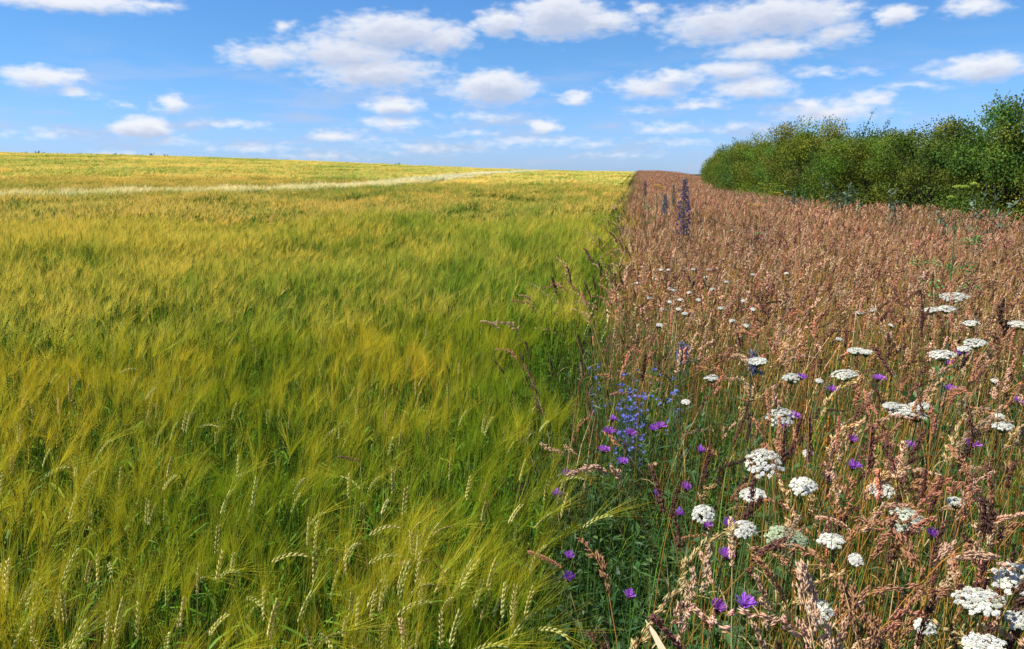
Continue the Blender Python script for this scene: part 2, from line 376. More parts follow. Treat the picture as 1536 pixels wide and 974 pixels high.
# ------------------------------------------------------------------ barley
C_AWN = np.array([.47, .46, .022]); C_AWNT = np.array([.76, .60, .07])
C_EAR = np.array([.72, .68, .26]); C_EARG = np.array([.27, .31, .035]); C_STEM = np.array([.13, .24, .02]); C_BLADE = np.array([.09, .22, .02])
def barley_plant(rng, x0=0, y0=0, lod=0, mbs=None, wind=1.0, H=None, bend=None, azim=None, colk=1.0, warm=0.0, mat_single=False):
    mb_stem, mb_ear, mb_awn, mb_leaf = mbs
    H = H or rng.normal(.70, .045)
    az_ = azim if azim is not None else rng.normal(0, 1.0)          # lean direction, 0 = +X
    d = np.array([math.cos(az_), math.sin(az_), 0])
    th = bend if bend is not None else float(np.clip(rng.normal(.30, .34), -.3, 1.9))
    base = np.array([x0, y0, 0.]); lean = rng.uniform(.03, .14) * wind
    K = 5 if lod == 0 else 3
    u = np.linspace(0, 1, K)
    P = base + np.outer(u ** 1.7 * lean, d) + np.outer(u * H, [0, 0, 1])
    if lod <= 1:
        mb_stem.tubes(P[None], np.linspace(.0019, .0012, K) * (1 if lod == 0 else 1.5), C_STEM * colk * np.linspace(.8, 1.35, K)[:, None] * [1.25, 1, 1], 3)
    elif lod == 2:
        mb_stem.ribbons(P[None], .006, [[1., 0, 0]], C_STEM * 1.1)
    # ear axis, curving on
    L = rng.uniform(.055, .076); n = 12 if lod == 0 else (4 if lod == 1 else 1)
    t0 = th * .55; angs = np.linspace(t0, th * 1.15, max(n, 2))
    T = np.outer(np.sin(angs), d) + np.outer(np.cos(angs), [0, 0, 1])
    Q = P[-1] + np.cumsum(T, 0) * L / len(T)
    sd = rng.normal(size=3); side = np.cross(T[0], sd); side /= np.linalg.norm(side)
    pale = 1 if mat_single else rng.random() < .12
    earc = (C_EAR if pale else C_EARG) * colk * rng.uniform(.75, 1.2) * np.array([1 + rng.uniform(-.08, .10), 1, 1]) * (1.3 if mat_single else 1)
    if lod == 0:
        sg = np.tile([1, -1], n // 2)[:, None] * side
        G = Q + sg * .0026; D = unit(T + sg * .38)
        mb_ear.blobs(np.concatenate([G, G + T * .003 + np.cross(T, side) * .0018]), np.concatenate([D, unit(D + .2 * np.cross(T, side))]),   .0062, .0019, np.tile(earc * 1, (2 * n, 1)) * np.repeat([[1.], [.8]], n, 0), rng=rng)
    elif lod == 1:
        mb_ear.blobs(Q, T, L / 4 * .7, .0042, earc * .85, rng=rng)
    else:
        mb_ear.blobs((Q[:1] + Q[1:2]) / 2, T[:1], L / 2, .008, earc * .95, rng=rng)
    # awns
    na_, wd = ((32, .0006), (16, .0012), (8, .0032))[lod]
    k = rng.integers(0, len(Q), na_); st = Q[k]
    sgn = rng.choice([-1, 1], na_)[:, None]
    Dn = unit(T[k] + sgn * side * rng.uniform(.04, .26, (na_, 1)) + rng.normal(0, .07, (na_, 3)))
    Ln = rng.uniform(.09, .145, na_)[:, None]
    curv = sgn * side * .012 + d * .008 * wind + rng.normal(0, .004, (na_, 3)) + np.array([0, 0, -.006])
    A = np.stack([st, st + Dn * Ln * .5 + curv * .25, st + Dn * Ln + curv], 1)
    ak = colk * np.array([(.92, .92, .5), (1.14, 1.12, 1.4), (1.27, 1.13, 2.2)][lod])
    ac = C_AWN * ak * rng.uniform(.75, 1.2) * [.92, 1, 1]; at_ = C_AWNT * ak * rng.uniform(.75, 1.2) * np.array([1 + .15 * warm, 1, 1])
    cc = np.stack([ac, (ac + at_) / 2, at_])
    sr = unit(np.cross(Dn, rng.normal(size=(na_, 3))))
    mb_awn.ribbons(A, np.array([1, .75, .15]) * wd, sr, cc[None])
    # leaves
    nl = 1
    for i in range(nl):
        h = rng.uniform(.35, .85) * H; a2 = rng.uniform(0, 6.28); dd = np.array([math.cos(a2), math.sin(a2), 0]); ll = rng.uniform(.12, .2)
        uu = np.linspace(0, 1, 4)[:, None]
        p0 = base + d * lean * (h / H) ** 1.7 + np.array([0, 0, h])
        Lp = p0 + dd * ll * uu * .8 + np.array([0, 0, 1]) * (ll * .7 * uu - ll * rng.uniform(.4, 1.2) * uu ** 2)
        mb_leaf.ribbons(Lp[None], np.array([.8, 1, .7, .1]) * (.008 if lod == 0 else .011), [np.cross(dd, [0, 0, 1])], C_BLADE * colk * rng.uniform(.7, 1.5) * np.array([rng.uniform(.9, 1.7), 1, 1]))
def blades(rng, mb, n, size, hmin, hmax, col, wd=.004, cx=0, cy=0):
    a = rng.uniform(0, 6.28, n); d = np.stack([np.cos(a), np.sin(a), np.zeros(n)], 1)
    b = np.stack([cx + rng.uniform(-.5, .5, n) * size, cy + rng.uniform(-.5, .5, n) * size, np.zeros(n)], 1)
    h = rng.uniform(hmin, hmax, n); ln = rng.uniform(.05, .35, n) * h; u = np.linspace(0, 1, 5)
    dr = rng.uniform(0, .45, n)
    P = b[:, None] + d[:, None] * (ln[:, None] * u[None] ** 1.8)[..., None] + np.array([0, 0, 1.]) * ((h[:, None] * (u[None] - dr[:, None] * u[None] ** 3)))[..., None]
    mb.ribbons(P, np.array([.7, 1, .9, .6, .08]) * wd, np.stack([-d[:, 1], d[:, 0], 0 * a], 1), vary(rng, col, n, .35, .18)[:, None])
PALEK = np.array([1.35, 1.42, 3.6])
def barley_patch(seed, size, n, lod, rows=0, colk=1.0, warm=0., mat=M_BAR):
    rng = np.random.default_rng(seed); mb = MB()
    for i in range(n):
        x, y = rng.uniform(-.5, .5, 2) * size * 1.08
        if rows:
            x = (np.floor((x + size / 2) / rows) + .5) * rows - size / 2 + rng.normal(0, rows * .14)
        barley_plant(rng, x, y, lod, (mb,) * 4, colk=colk, warm=warm)
    if lod == 0: blades(rng, mb, 34, size, .25, .62, C_BLADE * .9, .006); blades(rng, mb, 14, size, .35, .68, C_BLADE * [1.8, 1.3, 1], .005)
    if lod == 1: blades(rng, mb, 30, size, .3, .64, C_BLADE, .009)
    return mb.mesh('barley_patch', mat)

def vnoise(x, y, seed=0):
    rng = np.random.default_rng(seed); v = 0
    for k in range(5):
        a = rng.uniform(0, 6.28); f = rng.uniform(.6, 1.6); v = v + np.sin(f * (x * math.cos(a) + y * math.sin(a)) + rng.uniform(0, 6.28) + 1.3 * np.sin(.5 * f * (y * math.cos(a) - x * math.sin(a))))
    return v / 5
BAND_PX = [(-80, 300), (0, 297), (250, 290), (420, 286.5), (540, 281), (620, 273), (690, 264.5), (740, 260), (795, 257)]
BAND = np.array([at(a, b, .78) for a, b in BAND_PX])
def band_dist(x, y):
    best = np.full(np.shape(x), 1e9)
    for i in range(len(BAND) - 1):
        a, b = BAND[i], BAND[i + 1]; ab = b - a; L2 = (ab ** 2).sum()
        t = np.clip(((x - a[0]) * ab[0] + (y - a[1]) * ab[1]) / L2, 0, 1)
        best = np.minimum(best, np.hypot(x - a[0] - t * ab[0], y - a[1] - t * ab[1]))
    return best
def grid(step, r0, r1, a0=-30, a1=52, rng=None, near=0):
    g = np.arange(-r1, r1 + step, step); X, Y = np.meshgrid(g, g); X = X.ravel(); Y = Y.ravel()
    r = np.hypot(X, Y); a = np.degrees(np.arctan2(-X, Y))
    k = (r >= r0) & (r < r1) & (((a > a0) & (a < a1)) | (r < near))
    X, Y = X[k], Y[k]
    return X + rng.uniform(-.5, .5, len(X)) * step * .7, Y + rng.uniform(-.5, .5, len(X)) * step * .7
def lay_barley():
    rng = np.random.default_rng(11)
    specs = [('barley_field_near', .30, 25, 0, 0, 4.6, 10), ('barley_field_middle', .46, 40, 1, 4.6, 15, 10),
             ('barley_field_beyond', .9, 85, 2, 15, 48, 7), ('barley_field_far', 2.2, 190, 3, 48, 186, 6)]
    bandP = []
    for (nm, size, n, lod, r0, r1, nv) in specs:
        l2 = min(lod, 2)
        if lod < 3:
            vs = [barley_patch(100 * lod + i, size, n, l2) for i in range(nv)]
            if lod == 2: vs += [barley_patch(250 + i, size, 75, 2, rows=.3) for i in range(4)]
        else:
            vs = [far_patch(300 + i, size, n) for i in range(nv)] + [far_patch(350 + i, size, n, rows=.55) for i in range(3)]
        X, Y = grid(size, r0, r1, rng=rng, near=2.5)
        k = (X < edge_x(Y) - size * .35)
        X, Y = X[k], Y[k]
        if lod >= 1:
            bd = band_dist(X, Y); wid = np.where(np.hypot(X, Y) < 48, .68, .52 + .0045 * np.hypot(X, Y))
            kb = bd < wid
            bandP.append((lod, X[kb], Y[kb])); X, Y = X[~kb], Y[~kb]
        Z = terrain(X, Y)
        idx = rng.integers(0, nv, len(X)); rz = rng.normal(0, .35, len(X))
        if lod >= 2:
            kr = (X > -13 - .06 * Y + 2 * vnoise(X * .2, Y * .1)) & (Y > 12)
            # in rows: snap x so that rows of neighbouring patches meet
            idx = np.where(kr, nv + rng.integers(0, len(vs) - nv, len(X)), idx); rz = np.where(kr, 0, rz)
            X = np.where(kr, np.round(X / size) * size - (.16 if lod == 2 else .16), X)
            k = X < edge_x(Y) - size * .3; X, Y, Z, idx, rz, kr = X[k], Y[k], Z[k], idx[k], rz[k], kr[k]
        else: kr = np.zeros(len(X), bool)
        # the swell of the crop: taller and shorter drifts
        hz = 1 + .16 * vnoise(X * 1.8, Y * 1.2, 3) + .08 * vnoise(X * .35, Y * .2, 4) + rng.normal(0, .02, len(X))
        s = rng.uniform(.95, 1.08, len(X)); s = np.where(kr, 1, s)
        mir = np.where((rng.random(len(X)) < .5) , -1, 1)
        S = np.stack([s, s * mir, hz], 1)
        scatter('barley_crop', vs, np.stack([X, Y, Z], 1), rz, S, idx, ['green awned barley filling the bottom left of the field, pale ears showing', 'soft green and gold barley in the field beside the blue flower clump',
            'golden green barley field between the soft green barley and the pale strip', 'yellow gold barley field reaching the skyline above the pale strip'][lod], 'barley crop')
    vsp = [barley_patch(500 + i, .46, 60, 1, colk=PALEK * 1.3, mat=M_BAND) for i in range(3)] + [barley_patch(520 + i, .9, 130, 2, colk=PALEK * 1.2, mat=M_BAND) for i in range(4)] + \
          [far_patch(540 + i, 2.2, 260, colk=PALEK * .85, mat=M_BAND) for i in range(3)]
    PX, PY, PI_ = [], [], []
    for lod, X, Y in bandP:
        lo, hi = ((0, 3), (3, 7), (7, 10))[lod - 1]
        PX.append(X); PY.append(Y); PI_.append(rng.integers(lo, hi, len(X)))
    X, Y, I = map(np.concatenate, (PX, PY, PI_))
    S = np.ones((len(X), 3)); S[:, 2] = rng.uniform(1.06, 1.16, len(X))
    scatter('pale_barley_strip', vsp, np.stack([X, Y, terrain(X, Y)], 1), rng.normal(0, .3, len(X)), S, I, 'pale strip of riper barley curving up the green field to the skyline', 'barley crop')
def far_patch(seed, size, n, rows=0, colk=1.0, mat=M_BAR):
    rng = np.random.default_rng(seed); mb = MB()
    x = rng.uniform(-.55, .55, n) * size; y = rng.uniform(-.55, .55, n) * size
    if rows: x = (np.floor((x + size / 2) / rows) + .5) * rows - size / 2 + rng.normal(0, rows * .12, n)
    H = rng.normal(.70, .05, n); lean = rng.normal(.10, .08, n)
    P0 = np.stack([x, y, H * .0], 1); P1 = np.stack([x + lean * .4, y + rng.normal(0, .03, n), H], 1)
    P2 = P1 + np.stack([lean + .05, rng.normal(0, .05, n), rng.uniform(.05, .14, n)], 1)
    for q in range(4):
        sd = unit(np.stack([rng.normal(size=n), rng.normal(size=n), np.zeros(n)], 1))
        wq = rng.uniform(.014, .03, (n, 1)) * np.array([1, 1.4, .2])
        mb.ribbons(np.stack([P0, P1, P2 + rng.normal(0, .03, (n, 3))], 1), wq, sd, np.stack([vary(rng, C_STEM * colk, n), vary(rng, C_AWN * 1.25 * colk * [1.12, 1, 3.4], n, .1), vary(rng, C_AWNT * 1.17 * colk * [.86, .98, 2.2], n, .1)], 1))
    return mb.mesh('barley_far_patch', mat)
lay_barley()

def barley_singles():
    rng = np.random.default_rng(77); kinds = []
    for i in range(14):
        a, b, c, d = MB(), MB(), MB(), MB()
        bend = [.15, .3, .6, .8, 1.3, .4, .2, 1.7, .5, .9, .3, .7, 1.1, .1][i]
        barley_plant(rng, 0, 0, 0, (a, b, c, d), H=.72 + .01 * (i % 4), bend=bend, azim=0, colk=.9, warm=0, mat_single=True)
        kinds.append(Kind('barley_plant', [('stem', a.mesh('stem', M_BARP), []), ('ear', b.mesh('ear', M_BARP), []), ('awns', c.mesh('awns', M_BARP), []), ('leaf', d.mesh('leaf', M_BARP), [])]))
    n = 0
    while n < 170:
        px, py = rng.uniform(5, 880), rng.uniform(560, 1010)
        if rng.random() > ((py - 520) / 450) ** .8: continue
        h = rng.uniform(.74, .82); x, y = at(px, py, h)
        if x > edge_x(y) - .03: continue
        k = kinds[rng.integers(len(kinds))]
        k.place(x - .1, y, rng.normal(.1, .8), rng.uniform(.98, 1.08), 'pale ripening barley plant with long awns in the front of the crop', 'barley plant', 'single barley plants in the front of the crop')
        n += 1
barley_singles()

# ------------------------------------------------------------------ dry grasses
C_HEAD = np.array([.60, .29, .155]); C_HEADP = np.array([.77, .51, .32]); C_HEADD = np.array([.115, .05, .037])
C_STRAW = np.array([.52, .28, .055]); C_STRAWL = np.array([.72, .52, .24]); C_GREENB = np.array([.09, .19, .022]); C_GREENL = np.array([.20, .33, .03])
def bez(p0, p1, p2, k):
    u = np.linspace(0, 1, k)[:, None]; return (1 - u) ** 2 * p0 + 2 * u * (1 - u) * p1 + u * u * p2
def grass_head(rng, mb, P, kind, col, lod=0, s=1.0, spread=1.0):
    "P: path of the head from its foot to its tip"
    T = unit(np.gradient(P, axis=0)); K = len(P)
    def on(u):
        f = np.clip(u, 0, 1) * (K - 1); i = np.minimum(f.astype(int), K - 2); w_ = (f - i)[:, None]
        return P[i] * (1 - w_) + P[i + 1] * w_, T[i]
    if kind == 'cocksfoot':        # dense one sided clumps, the lower ones on short branches
        side = unit(np.cross(T[0], rng.normal(size=3)))
        cl = 7 if lod == 0 else 4
        for i in range(cl):
            u = (i + .3) / cl; c, t = on(np.array([u])); off = .011 * spread * s * (1 - u) ** .6 * rng.uniform(.5, 1.5)
            sgn = 1 if rng.random() < .72 else -1
            c0 = c + side * off * sgn + t * .004; dirc = unit(t + side * sgn * .55 * (1 - u))
            n = (26, 7, 3)[lod]; le = .011 * s * (1.25 - .5 * u) * (1, 1.3, 1.6)[lod]
            p = c0 + dirc * rng.uniform(-1, 1.1, (n, 1)) * le * .8 + rng.normal(0, .0023 * s * (1.2 - .4 * u), (n, 3))
            mb.blobs(p, dirc + rng.normal(0, .35, (n, 3)), .0052 * s * (1, 1.5, 2.7)[lod], .0016 * s * (1, 1.7, 2.6)[lod], vary(rng, col, n, .14, .05), .7, rng)
    elif kind == 'spike':          # dense cylinder
        n = (150, 30, 8)[lod]; u = rng.random(n); c, t = on(u); rad = .0032 * s * np.sin(np.clip(u * .96 + .04, 0, 1) * np.pi) ** .35
        o = unit(np.cross(t, rng.normal(size=(n, 3))))
        mb.blobs(c + o * rad[:, None], unit(t + o * .8), .0034 * s * (1, 1.9, 4)[lod], .0011 * s * (1, 2.2, 3.6)[lod], vary(rng, col, n, .14, .05), .8, rng)
    else:                          # loose panicle with short hanging branches
        nb = (11, 6, 4)[lod]
        for i in range(nb):
            u = i / nb; c, t = on(np.array([u])); a = unit(np.cross(t, rng.normal(size=(1, 3)))); l = .022 * s * (1 - u * .75) * rng.uniform(.6, 1.2)
            n = (11, 4, 2)[lod]; uu = rng.uniform(.3, 1, (n, 1)); dirc = unit(t * 1.1 + a * .55 + [[0, 0, -.25]])
            p = c + dirc * uu * l + rng.normal(0, .0022, (n, 3))
            if lod == 0: mb.ribbons(np.stack([c[0], c[0] + dirc[0] * l])[None], .0006, np.cross(dirc, [[0, 0, 1.]]), col * .9)
            mb.blobs(p, dirc + rng.normal(0, .2, (n, 3)), .0060 * s * (1, 1.5, 2.4)[lod], .0014 * s * (1, 1.8, 2.6)[lod], vary(rng, col, n, .22, .08), .6, rng)
def grass_stem(rng, mb, P, col, lod=0, r=.0010):
    if lod == 0: mb.tubes(P[None], np.linspace(r * 1.2, r * .7, len(P)), col, 3)
    else: mb.ribbons(P[None], r * (2.6, 6)[lod - 1], unit(rng.normal(size=(1, 3)) * [1, 1, .2]), col)
def grass_patch(seed, size, n, lod, green=1.0, hl=(.66, 1.08), dark=.23):
    rng = np.random.default_rng(seed); mb = MB()
    for i in range(int(n + rng.random())):
        b = np.array([*(rng.uniform(-.5, .5, 2) * size), 0.]); H = rng.uniform(*hl) * (1 if rng.random() < .8 else .8)
        a = rng.normal(.15, 1.3); d = np.array([math.cos(a), math.sin(a), 0]); lean = abs(rng.normal(.03, .07)) + .01
        if rng.random() < (.10 if lod == 0 else .22): lean += rng.uniform(.12, .34); H *= .96
        hk = rng.choice(['cocksfoot', 'spike', 'loose'], p=[.40, .15, .45]); hl_ = {'cocksfoot': .08, 'spike': .06, 'loose': .12}[hk] * rng.uniform(.75, 1.3)
        top = b + d * lean + [0, 0, H - hl_]
        K = (5, 4, 3)[lod]
        P = bez(b, b + [0, 0, H * .6], top, K)
        t = unit(P[-1] - P[-2]); droop = rng.uniform(0, .9) if hk == 'loose' else rng.uniform(0, .4)
        tip = top + unit(t + d * droop - np.array([0, 0, droop * .5])) * hl_
        Hd = bez(top, top + t * hl_ * .5, tip, 5)
        r_ = rng.random(); sc1 = C_STRAW if r_ < .55 else (C_STRAWL if r_ < .75 else np.array([.20, .24, .06]))
        g = np.linspace(0, 1, K)[:, None]
        grass_stem(rng, mb, P, (sc1 * rng.uniform(.6, 1.2)) * (.45 + .55 * g) + np.array([.05, .12, .02]) * (1 - g) * .5, lod, .0011)
        hc = C_HEADD * rng.uniform(.8, 1.8) if rng.random() < dark else (C_HEADP if rng.random() < .35 else C_HEAD) * rng.choice([.5, .75, 1.0, 1.2, 1.35])
        grass_head(rng, mb, Hd, hk, hc, lod, 1.0 if lod == 0 else 1.15)
    if lod == 0:
        blades(rng, mb, int(42 * green), size, .25, .70, C_GREENB, .0045); blades(rng, mb, int(20 * green), size, .3, .75, C_GREENL, .004)
        blades(rng, mb, 34, size, .4, .92, C_STRAW * .85, .0022); blades(rng, mb, 12, size, .4, .9, np.array([.30, .12, .03]), .0022); blades(rng, mb, 14, size, .3, .88, C_STRAWL, .0026)
    elif lod == 1:
        blades(rng, mb, int(20 * green), size, .3, .65, C_GREENB, .008); blades(rng, mb, 44, size, .4, .95, C_STRAW * .95, .0042); blades(rng, mb, 20, size, .5, 1.0, C_STRAWL, .0036)
    else:
        blades(rng, mb, 70, size, .5, .98, C_STRAW * .95, .009); blades(rng, mb, 30, size, .5, 1.05, C_STRAWL, .008)
    return mb.mesh('grass_patch', M_GR)
def pocket(x, y):    # green pocket by the crop's edge where the tall dry grass is thin
    return np.exp(-((x - .02) / .34) ** 2) * (y < 3.6)
def lay_grass():
    rng = np.random.default_rng(5)
    for (nm, size, n, lod, r0, r1, nv) in [('dry_grass_near', .26, 3.8, 0, .0, 4.2, 12), ('dry_grass_middle', .4, 36, 1, 4.2, 14, 10), ('dry_grass_far', .8, 150, 2, 14, 190, 7)]:
        vs = [grass_patch(700 + 50 * lod + i, size, n, lod) for i in range(nv)]
        X, Y = grid(size * .92, r0, r1, -60, 20, rng=rng, near=1.6)
        k = (X > edge_x(Y) + size * .3) & (X < hedge_x(Y) + 1.2)
        k &= ~((np.hypot(X, Y) < .75))
        if lod == 0: k &= rng.random(len(X)) > pocket(X, Y) * .8
        X, Y = X[k], Y[k]
        hz = 1 + .11 * vnoise(X * 1.7, Y * 1.2, 8) + rng.normal(0, .05, len(X)) - (.10 * (X > hedge_x(Y) - .6))
        hz = hz * np.where(Y > 60, 1.05, 1)
        mir = np.where(rng.random(len(X)) < .5, -1, 1); s = rng.uniform(.9, 1.1, len(X))
        scatter('dry_grass', vs, np.stack([X, Y, terrain(X, Y)], 1), rng.normal(0, .8, len(X)), np.stack([s, s * mir, hz], 1), rng.integers(0, nv, len(X)),
                ['loose tan and brown meadow grass with green blades around the big white flower heads', 'dense reddish brown meadow grass around the small white flowers',
                 'fine pinkish brown meadow grass narrowing to the skyline beside the hedge'][lod], 'meadow grass')
lay_grass()

# undergrowth: green herb leaves low down, thickest at the crop's edge; deep shade painted into the leaf colours
def herb_patch(seed, kind):
    rng = np.random.default_rng(seed); mb = MB()
    for i in range(9):
        b = np.array([*rng.uniform(-.12, .12, 2), 0]); H = rng.uniform(.26, .54); d = unit(np.array([rng.normal(), rng.normal(), 0.]))
        P = bez(b, b + [0, 0, H * .6], b + d * rng.uniform(.02, .15) + [0, 0, H], 7)
        mb.tubes(P[None], .0012, C_GREENB * 1.3, 3)
        n = 34; u = rng.uniform(.15, 1, n) * 6; ii = np.minimum(u.astype(int), 5); q = P[ii] + (P[ii + 1] - P[ii]) * (u - ii)[:, None]
        D = unit(rng.normal(size=(n, 3)) * [1, 1, .45] + [0, 0, .35])
        c = vary(rng, np.array([.045, .105, .022]) if rng.random() < .65 else np.array([.085, .15, .028]), n, .35, .12)  # both greens kept dark to imitate the shadowed pocket
        mb.leaves(q, D, np.array([0, 0, 1.]) + rng.normal(0, .4, (n, 3)), rng.uniform(.025, .05, n), rng.uniform(.006, .016, n) if kind else rng.uniform(.004, .007, n), c)
    blades(rng, mb, 9, .25, .25, .6, np.array([.07, .15, .03]), .0045); blades(rng, mb, 5, .25, .4, .72, C_GREENB, .004); blades(rng, mb, 2, .25, .5, .85, C_GREENL, .003)
    return mb.mesh('herb_patch', M_GREEN)
def lay_herbs():
    rng = np.random.default_rng(9); vs = [herb_patch(900 + i, i % 2) for i in range(8)]
    X, Y = grid(.15, .7, 6.5, -40, 15, rng=rng); 
    k = (X > edge_x(Y) - .22) & (X < 3.6) & (rng.random(len(X)) < np.clip(.28 + .9 * np.exp(-((X - .05) / .5) ** 2), 0, 1))
    X, Y = X[k], Y[k]; s = rng.uniform(.8, 1.25, len(X)) * np.where(Y > 3.4, 1.0, 1.0)
    scatter('green_undergrowth', vs, np.stack([X, Y, terrain(X, Y)], 1), rng.uniform(0, 6.28, len(X)), np.stack([s, s, s * rng.uniform(.85, 1.15, len(X))], 1), rng.integers(0, 8, len(X)),
            'green leafy undergrowth with painted-in shade along the foot of the crop edge', 'undergrowth')
lay_herbs()

# single grasses of the margin
def grass_kind(seed, hk, col, H, lean, droop, s=1.0, name=None, straw=C_STRAW, blade=True):
    rng = np.random.default_rng(seed); a, b, c = MB(), MB(), MB()
    hl = {'cocksfoot': .095, 'spike': .075, 'loose': .14}[hk] * s
    p0 = np.zeros(3); d = np.array([1., 0, 0]); top = d * lean + np.array([0, 0, H - hl]); P = bez(p0, np.array([0, 0, H * .6]), top, 9)
    t = unit(P[-1] - P[-2]); tip = top + unit(t + d * droop - np.array([0, 0, droop * .5])) * hl; Hd = bez(top, top + t * hl * .5, tip, 7)
    g = np.linspace(0, 1, 9)[:, None]
    a.tubes(P[None], np.linspace(.0015, .0009, 9), straw * (.5 + .5 * g) + np.array([.05, .12, .02]) * (1 - g) * .5, 4)
    a.tubes(Hd[None], .0008, straw * .9, 3)
    grass_head(rng, b, Hd, hk, col, 0, s * 1.1)
    parts = [('stem', a.mesh('stem', M_GR), []), ('seed_head', b.mesh('seed_head', M_GR), [])]
    if blade:
        uu = np.linspace(0, 1, 5)[:, None]; k = P[4]; bp = k + np.array([.6, .5, 0]) * uu * .16 + np.array([0, 0, 1]) * (.12 * uu - .14 * uu ** 2)
        c.ribbons(bp[None], np.array([.8, 1, .9, .6, .05]) * .0045, [[-.6, .6, 0]], C_STRAWL * .8); parts.append(('leaf', c.mesh('leaf', M_GR), []))
    return Kind(name or {'cocksfoot': 'cocksfoot_stalk', 'spike': 'timothy_stalk', 'loose': 'wild_oat_stalk'}[hk], parts)
PALE = []; DARK = []; SPK = []; LOO = []
for i in range(6): PALE.append(grass_kind(1000 + i, 'cocksfoot', (C_HEADP if i % 2 else C_HEAD) * (1.05 - .04 * i), .92 + .03 * i, [.03, .10, .16, .05, .12, .22][i], [.1, .3, .9, .2, .5, 1.2][i], 1.05))
for i in range(4): DARK.append(grass_kind(1020 + i, 'cocksfoot', C_HEADD * (1 + .25 * i), .98 + .03 * i, [.05, .15, .1, .25][i], .1, 1.05))
for i in range(5): SPK.append(grass_kind(1040 + i, 'spike', [C_HEADD * 1.1, C_HEAD, C_HEADP, C_HEADD * 1.8, C_HEAD * .8][i], .92 + .03 * i, [.05, .14, .3, .1, .2][i], [.05, .2, .5, .1, .2][i], 1.25))
for i in range(6): LOO.append(grass_kind(1060 + i, 'loose', [C_STRAWL, C_HEADP, C_HEAD, C_STRAWL * 1.1, C_HEAD * .8, C_HEADP][i], .98 + .03 * i, [.05, .12, .2, .08, .15, .28][i], [.5, .8, 1.1, .4, .9, 1.2][i], 1.15))
def lay_single_grass():
    rng = np.random.default_rng(21)
    sets = [(PALE, 62, 'pinkish tan cocksfoot grass with clumped seed head in the dry margin', 'cocksfoot grass', 'tan cocksfoot grasses standing in the margin'),
            (DARK, 36, 'dark brown cocksfoot grass with clumped seed head in the dry margin', 'cocksfoot grass', 'dark cocksfoot grasses standing in the margin'),
            (SPK, 66, 'timothy grass with narrow cylindrical seed head in the dry margin', 'timothy grass', 'timothy grasses standing in the margin'),
            (LOO, 76, 'oat grass with loose drooping straw coloured head in the dry margin', 'oat grass', 'oat grasses standing in the margin')]
    for ks, num, lab, cat, grp in sets:
        n = 0
        while n < num:
            px, py = rng.uniform(890, 1545), rng.uniform(430, 1010)
            if rng.random() > .25 + .75 * ((py - 430) / 580) ** .6: continue
            x, y = at(px, py, rng.uniform(.80, 1.0))
            if math.hypot(x, y) < .95 or x < edge_x(y) + .1: continue
            if rng.random() < float(pocket(x, y)) * .8: continue
            ks[rng.integers(len(ks))].place(x, y, rng.normal(.4, 1.4), rng.uniform(.9, 1.06), lab, cat, grp); n += 1
    # the fringe of taller grasses that lean out over the crop
    n = 0
    while n < 84:
        y = 3.4 + 12 * rng.random() ** 1.4; x = float(edge_x(y)) + max(-.1, rng.normal(.08, .15))
        k = (DARK + LOO + SPK)[rng.integers(15)]
        k.place(x, y, math.pi + rng.normal(0, .7), rng.uniform(.92, 1.12), 'tall dark headed grass leaning out over the crop edge', 'grass', 'grasses leaning out over the crop edge'); n += 1
lay_single_grass()

def hero_grass(name, label, cat, root, ctrl, top, tip, hk, col, s, straw=C_STRAWL, seed=1, rad=.0013):
    "a grass whose stem runs from root over ctrl to top and whose head ends at tip (world points)"
    rng = np.random.default_rng(seed); a, b = MB(), MB(); root, ctrl, top, tip = [np.asarray(q, float) for q in (root, ctrl, top, tip)]
    P = bez(root, ctrl, top, 14) - root; Hd = bez(top, (top + tip) / 2 + [0, 0, .006], tip, 9) - root
    a.tubes(P[None], np.linspace(rad * 1.2, rad * .7, 14), straw, 4); a.tubes(Hd[None], rad * .6, straw, 3)
    grass_head(rng, b, Hd, hk, col, 0, s * (.8 if s > 1.5 else 1), 1.6 if s > 1.5 else 1.15)
    if s > 1.5: grass_head(rng, b, Hd, hk, col * .9, 0, s * .7, 1.9)
    t = thing(name, label, cat, None, tuple(root)); part('stem', a.mesh('stem', M_GR), t); part('seed_head', b.mesh('seed_head', M_GR), t)
def ray(px, py, dist):
    d = pix_dir(px, py); return np.array([0, 0, EYE]) + d * dist
def ground_at(x, y): return np.array([x, y, float(terrain(x, y))])
